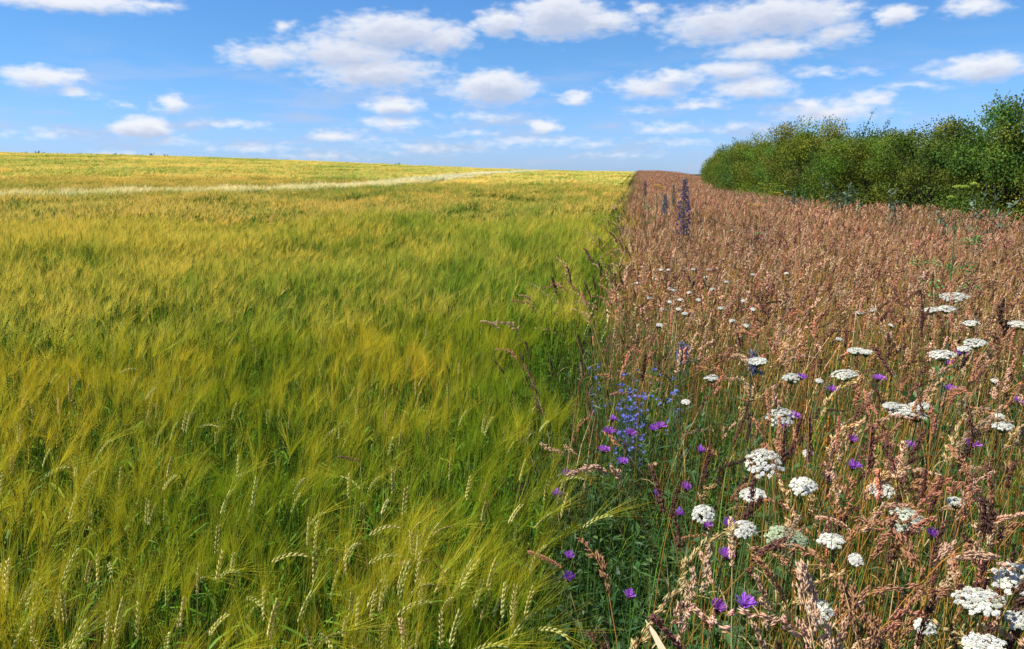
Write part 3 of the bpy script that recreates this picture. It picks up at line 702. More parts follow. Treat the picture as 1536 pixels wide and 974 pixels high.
def heroes():
    def H(label, hk, col, s, p_tip, p_foot, dist, rootpx, d2=None, name='cocksfoot_stalk', cat='cocksfoot grass', straw=C_STRAWL, seed=1, rad=.0012):
        tip = ray(*p_tip, dist); foot = ray(*p_foot, d2 or dist)
        r0 = ray(*rootpx, d2 or dist); root = ground_at(r0[0], r0[1])
        hero_grass(name, label, cat, root, (root * .35 + foot * .65) * [1, 1, 0] + [0, 0, foot[2] * .8 + .02], foot, tip, hk, col, s, straw, seed, rad)
    H('biggest pink tan cocksfoot head standing at the bottom of the margin', 'cocksfoot', C_HEADP * 1.05, 2.0, (1196, 848), (1224, 985), 1.45, (1240, 1300), seed=3, rad=.002)
    H('stout cocksfoot with dark lower clumps beside the biggest pink tan head', 'cocksfoot', C_HEAD * .75, 1.6, (1262, 870), (1292, 985), 1.5, (1300, 1300), seed=4, rad=.0018)
    H('low bowed straw stem with tan head reaching left over the barley', 'cocksfoot', C_HEADP, 1.0, (588, 848), (640, 842), 2.05, (1010, 1020), 2.1, seed=5, straw=np.array([.5, .3, .06]))
    H('bowed yellow stem with plump tan head lying over the barley beside purple flowers', 'cocksfoot', C_HEADP, 1.2, (812, 668), (862, 684), 2.7, (1030, 790), 2.75, seed=6, straw=np.array([.5, .3, .06]))
    H('slanting brown head lying above the two faint purple flowers at the crop edge', 'spike', C_HEAD * .9, 1.3, (792, 828), (842, 852), 2.0, (960, 1060), 2.02, seed=7)
    H('upright pale tan spike standing alone low in the barley', 'spike', C_HEADP, 1.5, (600, 928), (614, 985), 1.7, (625, 1250), seed=8, name='timothy_stalk', cat='timothy grass')
    H('short dark brown spike lying flat on the barley awns', 'spike', C_HEADD * 1.6, 1.0, (506, 686), (540, 692), 2.4, (560, 900), seed=9, name='timothy_stalk', cat='timothy grass', rad=.0008)
    H('thin stem with a dark tip above the barley, left of the blue flowers', 'cocksfoot', C_HEADD * 1.3, .8, (742, 542), (756, 562), 3.2, (850, 800), seed=10)
    H('pink brown spike hanging over the barley left of the blue flowers', 'spike', C_HEAD * .8, 1.1, (786, 546), (802, 580), 3.0, (880, 820), seed=11)
    H('dark brown cocksfoot with stacked clumps above the barley edge', 'cocksfoot', C_HEADD * 1.5, 1.0, (798, 578), (816, 622), 2.9, (860, 850), seed=12)
    H('pale oat grass arching left over the crop edge, highest of the arching stems', 'loose', C_STRAWL, 1.0, (796, 424), (838, 456), 4.6, (930, 640), seed=13, name='wild_oat_stalk', cat='oat grass')
    H('brown oat grass arching left beside the highest arching stem', 'loose', C_HEAD * .6, 1.0, (842, 410), (868, 440), 4.6, (950, 640), seed=14, name='wild_oat_stalk', cat='oat grass')
    H('big straw coloured spike upright in front of the purple flower and white dome', 'spike', C_HEADP * 1.1, 1.5, (1096, 776), (1098, 850), 1.75, (1104, 1200), seed=15, name='timothy_stalk', cat='timothy grass')
    H('tan cocksfoot leaning right, right of the middle of the margin', 'cocksfoot', C_HEAD, 1.2, (1398, 778), (1352, 808), 1.8, (1290, 1150), seed=16)
    H('tall dark spike standing over the white flowers near the right edge', 'spike', C_HEADD, 1.4, (1384, 452), (1382, 505), 3.0, (1376, 850), seed=17, name='timothy_stalk', cat='timothy grass', straw=C_HEADD)
    H('slim dark upright spike near the crop edge, blackest in the margin', 'spike', C_HEADD * .7, 1.3, (974, 392), (978, 428), 5.0, (985, 700), seed=18, name='timothy_stalk', cat='timothy grass', straw=C_HEADD)
    H('long pink brown head leaning right, in front of small white flowers', 'cocksfoot', C_HEAD * .95, 1.2, (1222, 458), (1186, 500), 3.3, (1140, 850), seed=19)
    H('dark cocksfoot with black clumps near the right edge', 'cocksfoot', C_HEADD, 1.3, (1506, 452), (1500, 510), 2.6, (1496, 900), seed=20, straw=C_HEADD)
heroes()

# ------------------------------------------------------------------ flowers
def floret_dome(rng, mb, ctr, rad, dome, n_umb, per, col, tiltv=(0, 0, 1), green=0):
    up = unit(np.array(tiltv, float)); A = unit(np.cross(up, [0.3, 1, 0])); B = np.cross(up, A)
    ga = np.arange(n_umb) * 2.39996 + rng.uniform(0, 6); rr = np.sqrt((np.arange(n_umb) + .5) / n_umb) * rad * rng.uniform(.9, 1.07, n_umb)
    ends = []
    for a, r in zip(ga, rr):
        if rng.random() < .10: continue
        shade_ = rng.uniform(.72, 1.06); up_ = rng.normal(0, rad * .035)
        nrm = unit(up + (A * math.cos(a) + B * math.sin(a)) * (r / rad) * dome * 1.6)
        c = ctr + (A * math.cos(a) + B * math.sin(a)) * r + up * (dome * rad * (1 - (r / rad) ** 2) + up_)
        ur = rad / math.sqrt(n_umb) * rng.uniform(.62, .92)
        a2 = unit(np.cross(nrm, [.2, .3, 1])); b2 = np.cross(nrm, a2); th = rng.uniform(0, 6.28, per); q = np.sqrt(rng.random(per)) * ur
        p = c + a2 * (np.cos(th) * q)[:, None] + b2 * (np.sin(th) * q)[:, None] + nrm * (ur * .35 * (1 - (q / ur) ** 2))[:, None] + rng.normal(0, .0006, (per, 3))
        D = unit(a2 * np.cos(th)[:, None] + b2 * np.sin(th)[:, None] + rng.normal(0, .4, (per, 3)))
        D2 = unit(np.cross(nrm, D) + rng.normal(0, .2, (per, 3)))
        cc = vary(rng, np.asarray(col) * shade_ * [1, 1, rng.uniform(.86, 1)], per, .12, .02); nn_ = nrm + rng.normal(0, .3, (per, 3))
        for dd in (D, D2, -D, -D2): mb.leaves(p, dd, nn_, .0024, .0022, cc)
        ends.append(c - nrm * ur * .3)
    return np.array(ends)
def umbel_plant(seed, rad, dome, H, lean=.06, col=(.80, .79, .74), tilt=(0, 0, 1)):
    rng = np.random.default_rng(seed); st, um, lf, ry = MB(), MB(), MB(), MB()
    top = np.array([lean, 0, H]); P = bez(np.zeros(3), np.array([0, 0, H * .6]), top, 8)
    st.tubes(P[None], np.linspace(.0028, .0016, 8), np.array([.13, .2, .05]), 5)
    n_umb = int(24 + 850 * rad); hub = top; ctr = top + np.array(tilt) * (rad * .35 + .012)
    ends = floret_dome(rng, um, ctr, rad, dome, n_umb, 34, np.array(col), tilt)
    R = np.stack([np.tile(hub, (len(ends), 1)), (hub + ends) / 2 + [0, 0, -.004], ends], 1)
    ry.tubes(R, .0006, np.array([.16, .26, .07]), 3)
    for i in range(9):     # feathery leaves up the stem
        h = rng.uniform(.15, .85); k = int(h * 6); q = P[k]; a = rng.uniform(0, 6.28); d = np.array([math.cos(a), math.sin(a), .35]); L = .10 * (1.1 - h * .6)
        m = 16; u = np.linspace(.1, 1, m)[:, None]; ax = q + d * u * L + np.array([0, 0, -.03]) * u ** 2
        lf.ribbons(np.stack([q, ax[m // 2], ax[-1]])[None], .0012, unit(np.cross(d, [0, 0, 1.]))[None], (.07, .14, .04))
        for sg in (1, -1):
            D = unit(np.cross(d, [0, 0, 1.]) * sg + d * .6 + rng.normal(0, .2, (m, 3))); lf.leaves(ax, D, np.tile([0, 0, 1.], (m, 1)), .018 * (1.2 - u[:, 0]) + .004, .003, vary(rng, (.07, .15, .045), m, .2))
    return Kind('white_umbel_flower', [('stem', st.mesh('stem', M_GREEN), []), ('flower_head', um.mesh('flower_head', M_PETAL), [('stalks', ry.mesh('stalks', M_GREEN))]), ('leaves', lf.mesh('leaves', M_GREEN), [])])
UMB = [
 (1147, 694, 27, .9, .62, 'largest round white domed flower head, in the middle of the margin'),
 (1172, 624, 19, .9, .55, 'white domed flower head touching a bright purple flower on its right'),
 (1205, 728, 18, .88, .45, 'white flower head lower right of the largest white dome'),
 (1130, 743, 18, .88, .25, 'flat white flower head just below the largest white dome'),
 (1056, 769, 16, .86, .5, 'white flower head nearest the crop edge, with a purple flower under it'),
 (1117, 794, 17, .86, .6, 'white domed flower head behind the upright straw spike'),
 (1171, 804, 19, .86, .6, 'white dome touching a greenish cream flower head'),
 (1194, 808, 16, .85, .6, 'greenish cream flower head touching a white dome on its left'),
 (1248, 812, 17, .86, .3, 'flat white flower head above the pair of stout cocksfoot heads'),
 (1284, 838, 9, .84, .4, 'small white flower head low above the dark cocksfoot clumps'),
 (1229, 912, 17, .84, .5, 'white flower head half hidden behind the biggest cocksfoot head'),
 (1470, 903, 28, .93, .25, 'wide white flower head in the bottom right corner, left of its neighbours'),
 (1524, 866, 27, .95, .45, 'topmost big white flower head at the bottom right corner'),
 (1480, 972, 26, .90, .2, 'white flower head cut by the bottom edge near the right corner'),
 (1532, 932, 18, .9, .2, 'white flower head at the right edge between the corner domes'),
 (1357, 779, 22, .86, .4, 'pale greenish white flower head right of the small flat white one'),
 (1323, 737, 18, .86, .35, 'loose white flower head half hidden by dry grass right of the middle'),
 (1435, 753, 11, .86, .35, 'small white flower head sunk in the grass, right part of the margin'),
 (1387, 939, 12, .82, .5, 'small white flower head low in the grass left of the corner domes'),
 (1354, 616, 19, .92, .2, 'front flat white flower head of the wide cluster on the right'),
 (1379, 610, 13, .93, .2, 'right flat white flower head of the wide cluster'),
 (1338, 609, 11, .93, .2, 'left small flat white flower head of the wide cluster'),
 (1376, 624, 12, .91, .2, 'lowest flat white flower head of the wide cluster'),
 (1268, 563, 17, .92, .2, 'flat white flower head left of the purple flowers, upper middle of the margin'),
 (1284, 527, 11, .94, .2, 'left of the two small flat white heads under the dark spikes'),
 (1299, 529, 9, .94, .2, 'right of the two small flat white heads under the dark spikes'),
 (1137, 542, 14, .92, .2, 'flat white flower head in the left middle of the dry grass'),
 (1068, 568, 10, .9, .3, 'small white flower head right of the blue flowers'),
 (1188, 567, 13, .92, .3, 'white flower head with a purple flower just right of it, above the domes'),
 (1432, 446, 18, .97, .25, 'highest of the flat white flower heads on the right, below the tall green plant'),
 (1397, 466, 10, .96, .25, 'small white flower head by the tall dark spike'),
 (1420, 464, 12, .96, .25, 'white flower head just below the highest right one'),
 (1457, 486, 10, .96, .2, 'small flat white flower head alone near the right edge'),
 (1463, 515, 14, .95, .25, 'white flower head above the purple flower at the right'),
 (1447, 524, 9, .94, .25, 'small white flower head touching the one above the purple flower'),
 (1414, 532, 16, .94, .15, 'thin flat white flower head left of the purple flower at the right'),
 (1526, 487, 12, .95, .2, 'white flower head at the right edge beside black clumps'),
 (1505, 640, 12, .9, .3, 'white flower head behind grass stems at the right edge'),
 (1290, 470, 6, .95, .3, 'tiny white flower head in the pink grass above the dark spikes'),
]
def lay_umbels():
    for i, (px, py, rpx, h, dome, lab) in enumerate(UMB):
        h += .04; x, y = at(px, py, h); d = math.sqrt(x * x + y * y + (EYE - h) ** 2); rad = rpx / FPX * d * 1.0
        col = (.55, .62, .42) if 'greenish cream' in lab else ((.68, .70, .60) if 'greenish' in lab else (.76, .75, .70))
        tl = unit(np.array([-.12, -.42 if dome > .35 else -.12, 1.0]))
        hh = h - rad * .35 - .012
        k = umbel_plant(2000 + i, rad, dome, hh, .05, col, tl)
        k.place(x - .05, y, 0, 1, lab, 'white flower')
    rng = np.random.default_rng(31)
    ks = [umbel_plant(2100 + i, .014, .25, .90, .05, tilt=unit(np.array([0, -.35, 1.]))) for i in range(3)]
    PXS = [(1011, 428), (1022, 440), (1018, 455), (1005, 425), (985, 412), (1060, 408), (1070, 425), (1082, 452), (1098, 342), (1115, 442), (1130, 405), (958, 418), (1048, 442), (992, 398), (1003, 398), (1035, 430), (1028, 460),
           (1090, 415), (1100, 470), (990, 478), (1005, 445), (1120, 478), (1063, 398), (1180, 403), (1130, 455), (975, 440), (1230, 560), (1310, 455), (1040, 398), (1495, 560), (1340, 480), (1260, 500), (1500, 610), (1215, 660), (1030, 590), (995, 455)]
    for i, (px, py) in enumerate(PXS):
        x, y = at(px, py, .97 if py < 480 else .92)
        ks[i % 3].place(x - .05, y, rng.uniform(-.5, .5), .97 / .95 if py < 480 else .97, 'small white flower scattered through the dry grass by the crop edge', 'white flower', 'small white flowers scattered in the dry grass')
lay_umbels()

def knapweed(seed, H, col, s=1.0, nflo=70):
    rng = np.random.default_rng(seed); st, bu, fl, lf = MB(), MB(), MB(), MB()
    top = np.array([.04, 0, H]); P = bez(np.zeros(3), np.array([0, 0, H * .6]), top, 8); st.tubes(P[None], np.linspace(.0018, .0011, 8), (.10, .15, .05), 4)
    up = unit(np.array([.15, -.25, 1])); c = top + up * .006 * s
    # scaly bud
    n = 60; v = unit(rng.normal(size=(n, 3))); bu.blobs(c + v * .0055 * s, v + up * .8, .0035 * s, .0018 * s, vary(rng, (.10, .06, .03), n, .3), .6, rng)
    A = unit(np.cross(up, [0, 1, .2])); B = np.cross(up, A); a = rng.uniform(0, 6.28, nflo); sp = np.sqrt(rng.random(nflo)) * 1.35
    rad = A * np.cos(a)[:, None] + B * np.sin(a)[:, None]; D = unit(up * np.cos(sp)[:, None] + rad * np.sin(sp)[:, None])
    b = c + up * .006 * s + rad * .002 * s; L = rng.uniform(.013, .019, (nflo, 1)) * s
    side = unit(np.cross(D, rng.normal(size=(nflo, 3))))
    fl.ribbons(np.stack([b, b + D * L * .6, b + D * L + up * .002], 1), np.array([.8, 1.5, 2.2]) * .0012 * s, side, vary(rng, col, nflo, .25, .1)[:, None])
    for i in range(7):
        k = rng.integers(1, 7); q = P[k][None]; d = unit(np.array([[rng.normal(), rng.normal(), .5]])); lf.leaves(q, d, np.array([[0, 0, 1.]]), .06 * rng.uniform(.5, 1), .009, vary(rng, (.06, .14, .04), 1))
    return Kind('purple_knapweed', [('stem', st.mesh('stem', M_GREEN), []), ('bud', bu.mesh('bud', M_GREEN), []), ('petals', fl.mesh('petals', M_PETAL), []), ('leaves', lf.mesh('leaves', M_GREEN), [])])
KN = [(912, 646, 10, 'purple flower furthest left of the group below the blue flowers'), (905, 674, 9, 'purple flower just under the leftmost one of the group below the blue flowers'),
 (945, 649, 9, 'middle purple flower of the row below the blue flowers'), (918, 628, 6, 'small purple flower touching the foot of the blue clump'),
 (989, 638, 9, 'purple flower pair member right of the blue clump'), (979, 642, 7, 'smaller purple flower touching the one right of the blue clump'),
 (933, 692, 8, 'purple flower lowest in the group below the blue flowers'), (850, 712, 8, 'purple flower hanging over the barley below the plump tan grass head'),
 (834, 741, 8, 'purple flower furthest out over the barley'), (853, 833, 7, 'upper of two dim purple flowers low at the crop edge'), (852, 866, 8, 'lower of two dim purple flowers low at the crop edge'),
 (1195, 624, 14, 'big bright purple flower against a white dome'), (1277, 659, 7, 'small purple flower above a brighter one, middle of the margin'), (1278, 698, 10, 'bright purple flower right of the largest white dome'),
 (1246, 584, 8, 'purple flower left below the flat white head of the upper middle'), (1201, 566, 7, 'purple flower just right of a white head above the domes'), (1325, 568, 12, 'purple flower pointing up above the wide white cluster'),
 (1435, 543, 14, 'big purple flower high at the right, under white heads'), (1424, 583, 9, 'purple flower under the big high right one'), (1454, 665, 11, 'purple flower in grass stems at the right, below the wide white cluster'),
 (1242, 716, 10, 'faded pink purple flower right of a white head'), (1028, 731, 7, 'purple flower left of the flat white head'), (985, 741, 5, 'tiny purple flower above the dark green pocket'),
 (1018, 770, 5, 'small purple flower left of the white head nearest the crop'), (1057, 787, 9, 'purple flower just under the white head nearest the crop'), (1092, 786, 9, 'purple flower left of the white dome behind the straw spike'),
 (1088, 832, 11, 'purple flower below the upright straw spike'), (1076, 911, 10, 'left of two purple flowers near the bottom edge'), (1115, 904, 14, 'right and bigger of two purple flowers near the bottom edge'),
 (943, 892, 8, 'purple flower deep in the dark green pocket near the bottom'), (1364, 668, 8, 'dark purple flower under the wide white cluster'), (1396, 800, 7, 'small purple flower right of the pale greenish white head'),
 (1530, 602, 9, 'purple flower at the right edge of the picture'), (1050, 676, 6, 'dim purple flower left of the largest white dome'), (1128, 750, 6, 'dark purple bud flower under the flat white head'), (1440, 530, 7, 'second purple flower tucked behind the big high right one'),
 (1175, 640, 5, 'tiny purple flower under the white dome of the big bright one')]
def lay_knapweed():
    rng = np.random.default_rng(41)
    cs = [(.42, .13, .62), (.48, .16, .62), (.36, .10, .50)]
    ks = [knapweed(2300 + i, .80, cs[i % 3], 1.0) for i in range(5)]; faded = knapweed(2320, .80, (.5, .3, .42), 1.0, 45)
    for i, (px, py, rpx, lab) in enumerate(KN):
        h = .82 if px > 1000 else .72
        x, y = at(px, py, h); d = math.sqrt(x * x + y * y + (EYE - h) ** 2)
        k = faded if 'faded' in lab else ks[i % 5]; s = rpx / FPX * d / .016
        s = max(s, .6)
        # the head is scaled by choosing the plant's scale in x and y, the height is kept
        k.place(x - .04 * s, y, 0, 1, lab, 'purple flower', szs=(min(s, 1.7),) * 2 + (h / .815,))
lay_knapweed()

def blue_plant(seed, H, n, spread, col):
    rng = np.random.default_rng(seed); st, lf = MB(), MB(); heads = []
    for j in range(n):
        fl = MB(); a = rng.uniform(0, 6.28); r = rng.uniform(.2, 1) * spread; top = np.array([math.cos(a) * r, math.sin(a) * r, H * rng.uniform(.68, 1)])
        P = bez(np.zeros(3), np.array([top[0] * .2, top[1] * .2, top[2] * .6]), top, 6); st.tubes(P[None], .0009, (.10, .17, .08), 3)
        up = unit(np.array([rng.normal(0, .5), rng.normal(-.3, .5), 1])); A = unit(np.cross(up, [0, 1, .2])); B = np.cross(up, A); m = 13
        th = np.arange(m) * 6.283 / m + rng.normal(0, .1, m); D = unit((A * np.cos(th)[:, None] + B * np.sin(th)[:, None]) + up * rng.uniform(.1, .9, (m, 1)))
        fl.leaves(np.tile(top, (m, 1)), D, np.tile(up, (m, 1)), rng.uniform(.009, .014, m), .0055, vary(rng, col, m, .25, .08)); heads.append(('petals', fl.mesh('petals', M_PETAL), []))
        for k in range(4):
            q = P[rng.integers(1, 5)][None]; lf.leaves(q, unit(np.array([[rng.normal(), rng.normal(), .8]])), np.array([[0, 0, 1.]]), .06, .004, vary(rng, (.07, .14, .07), 1))
    return Kind('blue_cornflower', [('stem', st.mesh('stem', M_GREEN), []), *heads, ('leaves', lf.mesh('leaves', M_GREEN), [])])
def lay_blue():
    rng = np.random.default_rng(51); ks = [blue_plant(2400 + i, .74, 11, .05, (.16, .18, .50)) for i in range(4)]; pale = blue_plant(2410, .72, 6, .08, (.22, .28, .6))
    for i in range(14):
        px, py = rng.normal(944, 13), rng.normal(586, 18); x, y = at(px, py, .72)
        ks[i % 4].place(x, y, rng.uniform(0, 6.28), rng.uniform(.92, 1.05), 'blue cornflower in the dense blue clump at the crop edge', 'blue flower', 'blue cornflowers of the clump')
    for i, (px, py) in enumerate([(985, 548), (1000, 560), (892, 545), (905, 560), (1030, 520), (965, 545), (1010, 580)]):
        x, y = at(px, py, .74); (pale if i % 2 else ks[0]).place(x, y, rng.uniform(0, 6), 1.0, 'blue cornflower half hidden in grass around the blue clump', 'blue flower', 'scattered blue cornflowers')
lay_blue()

def bugloss(seed, H, spike, rad, col=(.10, .10, .50), dens=1.0):
    rng = np.random.default_rng(seed); st, fl, ca, lf = MB(), MB(), MB(), MB()
    P = bez(np.zeros(3), np.array([.02, 0, H * .5]), np.array([-.02, 0, H]), 12); st.tubes(P[None], np.linspace(.006, .002, 12), (.10, .14, .09), 5)
    n = int(46 * dens)
    for j in range(n):
        u = (j + .5) / n; z = H - spike * (1 - u); c = np.array([.0, 0, z]); a = j * 2.4 + rng.normal(0, .3); r = rad * (1.08 - .75 * u ** 1.6) * rng.uniform(.75, 1.1)
        d = np.array([math.cos(a), math.sin(a), .25]); e = c + d * r
        ca.tubes(np.stack([c, c + d * r * .6 + [0, 0, .004], e])[None], .0025, (.10, .13, .10), 3)
        m = 14; q = c + d * r * rng.uniform(.1, 1, (m, 1)) + rng.normal(0, .004, (m, 3)); ca.leaves(q, unit(rng.normal(size=(m, 3)) + [0, 0, .8]), rng.normal(size=(m, 3)), .02, .005, vary(rng, (.11, .14, .12), m, .3))
        nf = 8 if u < .85 else 3
        for k in range(3):
            e2 = e + rng.normal(0, .007, 3); D = unit(d[None] * .7 + rng.normal(0, .55, (nf, 3))); fl.leaves(np.tile(e2, (nf, 1)), D, rng.normal(size=(nf, 3)), .016, .008, vary(rng, col, nf, .35, .12))
    for j in range(26):
        z = rng.uniform(.1, H - spike); a = rng.uniform(0, 6.28); d = np.array([[math.cos(a), math.sin(a), .6]]); lf.leaves(np.array([[0, 0, z]]), d, np.array([[0, 0, 1.]]), .11, .014, vary(rng, (.08, .14, .07), 1, .3))
    return Kind('viper_bugloss', [('stem', st.mesh('stem', M_GREEN), []), ('flowers', fl.mesh('flowers', M_PETAL), []), ('calyces', ca.mesh('calyces', M_GREEN), []), ('leaves', lf.mesh('leaves', M_GREEN), [])])
x, y, h = at_dist(1028, 270, 8.6)
bugloss(2500, h, .58, .056, (.15, .14, .36), 1.4).place(x, y, 0, 1, 'tall dark blue flower spike standing above the dry grass', 'blue flower')
for i, (px, py, dd, sp, rd, cl, lab) in enumerate([(968, 272, 17, .30, .028, (.12, .11, .22), 'small dark violet spike far along the margin by the crop'), (998, 292, 12, .28, .035, (.2, .26, .32), 'grey blue spike left of the tall blue one'),
        (1011, 278, 15, .35, .025, (.22, .28, .2), 'thin grey green spike just left of the tall blue one')]):
    x, y, h = at_dist(px, py, dd); bugloss(2510 + i, h, sp, rd, cl, .6).place(x, y, 0, 1, lab, 'flower spike')
# faint bluish spikes in the grass
for i, (px, py) in enumerate([(1133, 512), (1025, 498)]):
    x, y = at(px, py, 1.0); bugloss(2520 + i, .95, .09, .009, (.24, .22, .38), .16).place(x, y, 0, 1, ['small violet spike in the grass above the flat white head', 'small violet spike above the blue clump'][i], 'flower spike')

def parsnip(seed, H, heads, name, label, loc, leaf=(.08, .20, .05), fcol=(.50, .55, .05), s=1.0, low=True):
    rng = np.random.default_rng(seed); st, lf = MB(), MB(); t = thing(name, label, 'yellow flower', None, loc)
    P = bez(np.zeros(3), np.array([.02, 0, H * .5]), np.array([0, 0, H * .88]), 12); st.tubes(P[None], np.linspace(.006, .003, 12), (.13, .22, .08), 5)
    for (dx, dz, r) in heads:
        e = np.array([dx, rng.uniform(-.04, .04), H + dz]); q = P[8] * 1.0 if dz < -.08 else P[10]
        st.tubes(bez(q, (q + e) / 2 + [dx * .25, 0, -.01], e, 6)[None], .0018, (.15, .26, .06), 4)
        m = 14; a = np.arange(m) * 2.4; rr = np.sqrt((np.arange(m) + .5) / m) * r; tops = e + np.stack([np.cos(a) * rr, np.sin(a) * rr, .03 + .012 * (1 - (rr / r) ** 2)], 1)
        st.tubes(np.stack([np.tile(e, (m, 1)), (tops + e) / 2, tops], 1), .0007, (.2, .32, .06), 3)
        u = MB()
        for c in tops:
            n = 26; v = unit(rng.normal(size=(n, 3))) * [1, 1, .5]; u.blobs(c + v * .009, v + [0, 0, .5], .0026, .0018, vary(rng, fcol, n, .25, .08), 1, rng)
        part('flower_head', u.mesh('flower_head', M_PETAL), t)
    for j in range(8 if low else 4):
        z = H * rng.uniform(.45, .80); a = rng.uniform(0, 6.28); d = np.array([math.cos(a), math.sin(a), .15]); L = rng.uniform(.10, .2) * s; p0 = np.array([0, 0, z])
        st.tubes(np.stack([p0, p0 + d * L * .5 + [0, 0, .02], p0 + d * L])[None], .0016, (.12, .22, .06), 3)
        m = 46; u_ = rng.uniform(.3, 1.1, (m, 1)); q = p0 + d * L * u_ + rng.normal(0, .018, (m, 3)); lf.leaves(q, unit(rng.normal(size=(m, 3)) * [1, 1, .5]), np.array([0, 0, 1.]) + rng.normal(0, .5, (m, 3)), .028, .014, vary(rng, leaf, m, .35, .1))
    part('stem', st.mesh('stem', M_GREEN), t); part('leaves', lf.mesh('leaves', M_GREEN), t)
x, y, h = at_dist(1437, 288, 6.3)
parsnip(2600, h, [(0, 0, .032), (.055, .0, .024), (-.05, -.07, .022), (.085, .02, .016)], 'wild_parsnip', 'tall branching green plant with lime yellow flower heads near the right edge', (x, y, float(terrain(x, y))), leaf=(.13, .28, .06), fcol=(.40, .52, .07), s=1.3)
x, y, h = at_dist(1160, 278, 19)
parsnip(2601, h, [(0, 0, .10), (.18, -.04, .08), (-.2, -.1, .08), (.08, -.2, .08), (-.28, .0, .06), (.3, -.15, .06)], 'wild_parsnip', 'yellow green umbel plant in front of the hedge left of the grey green shrubs', (x, y, float(terrain(x, y))), leaf=(.12, .28, .05), s=2.2)
def yellow_dot(px, py, dd, lab):
    x, y, h = at_dist(px, py, dd); parsnip(2610 + int(px), h, [(0, 0, .06), (.08, -.03, .04)], 'yellow_flower', lab, (x, y, float(terrain(x, y))), fcol=(.75, .50, .03), low=False)
yellow_dot(985, 281, 13, 'small yellow flower alone in the far margin grass')
yellow_dot(1166, 292, 16, 'yellow flower at the foot of the yellow green umbel plant')
yellow_dot(1126, 309, 13, 'yellow flower in the grass left of the hedge umbels')

# tall green stems rising from the grass
def green_herb(seed, H, label, loc, leaf=(.10, .17, .10), n=260, rad=.18, cat='plant', name='leafy_weed'):
    rng = np.random.default_rng(seed); st, lf = MB(), MB(); t = thing(name, label, cat, None, loc)
    for j in range(7):
        a = rng.uniform(0, 6.28); e = np.array([math.cos(a) * rad, math.sin(a) * rad, H * rng.uniform(.7, 1)]); e[:2] *= rng.random() + .2
        P = bez(np.zeros(3), e * [.2, .2, .6], e, 8); st.tubes(P[None], .004, (.12, .15, .08), 3)
        m = n // 7; u = rng.uniform(1.5, 7, m); i = np.minimum(u.astype(int), 6); q = P[i] + (P[i + 1] - P[i]) * (u - i)[:, None]
        lf.leaves(q, unit(rng.normal(size=(m, 3)) + [0, 0, .4]), rng.normal(size=(m, 3)) + [0, 0, 1], rng.uniform(.05, .11, m), .03, vary(rng, leaf, m, .3, .1))
    part('stem', st.mesh('stem', M_GREEN), t); part('leaves', lf.mesh('leaves', M_GREEN), t)
for i, (px, py, dd, nn_, lab) in enumerate([(1268, 262, 17, 420, 'grey green bushy weed in front of the middle of the hedge'), (1196, 285, 19, 380, 'blue grey low weed at the hedge foot beside the yellow green umbels'),
        (1343, 276, 15, 200, 'slim grey green weed before the hedge right of the bushy one'), (1465, 275, 11.5, 300, 'blue green weed in front of the hedge near the right edge')]):
    x, y, h = at_dist(px, py, dd); green_herb(2700 + i, h, lab, (x, y, float(terrain(x, y))), leaf=(.15, .21, .12) if i != 1 else (.12, .18, .13), n=nn_, rad=.42 if i != 2 else .15)
for i, (px, py, lab) in enumerate([(1140, 335, 'small green leafy plant in the far dry grass'), (1412, 505, 'pale green leafy sprig among the white heads at right')]):
    x, y = at(px, py, 1.0); green_herb(2720 + i, 1.02, lab, (x, y, float(terrain(x, y))), (.14, .28, .07), 60, .1)

# broad blade in front
def tan_blade():
    tip = ray(968, 930, 1.5); r0 = ray(1010, 1010, 1.45); root = ground_at(*ray(1040, 1250, 1.45)[:2]); mb = MB()
    P = np.concatenate([bez(root, root * [1, 1, 0] + [0, 0, r0[2] * .6], r0, 5), bez(r0, (r0 + tip) / 2 + [0, 0, .01], tip, 4)[1:]]) - root
    mb.ribbons(P[None], np.array([.4, .5, .6, .7, .9, 1.2, .9, .1]) * .012, [[.5, .6, .5]], (.62, .50, .30))
    o = part('dry_leaf_blade', mb.mesh('dry_leaf_blade', M_GR)); o.location = tuple(root)
    props(o, 'broad pale tan dry leaf blade at the bottom edge below the green pocket', 'grass blade')
tan_blade()

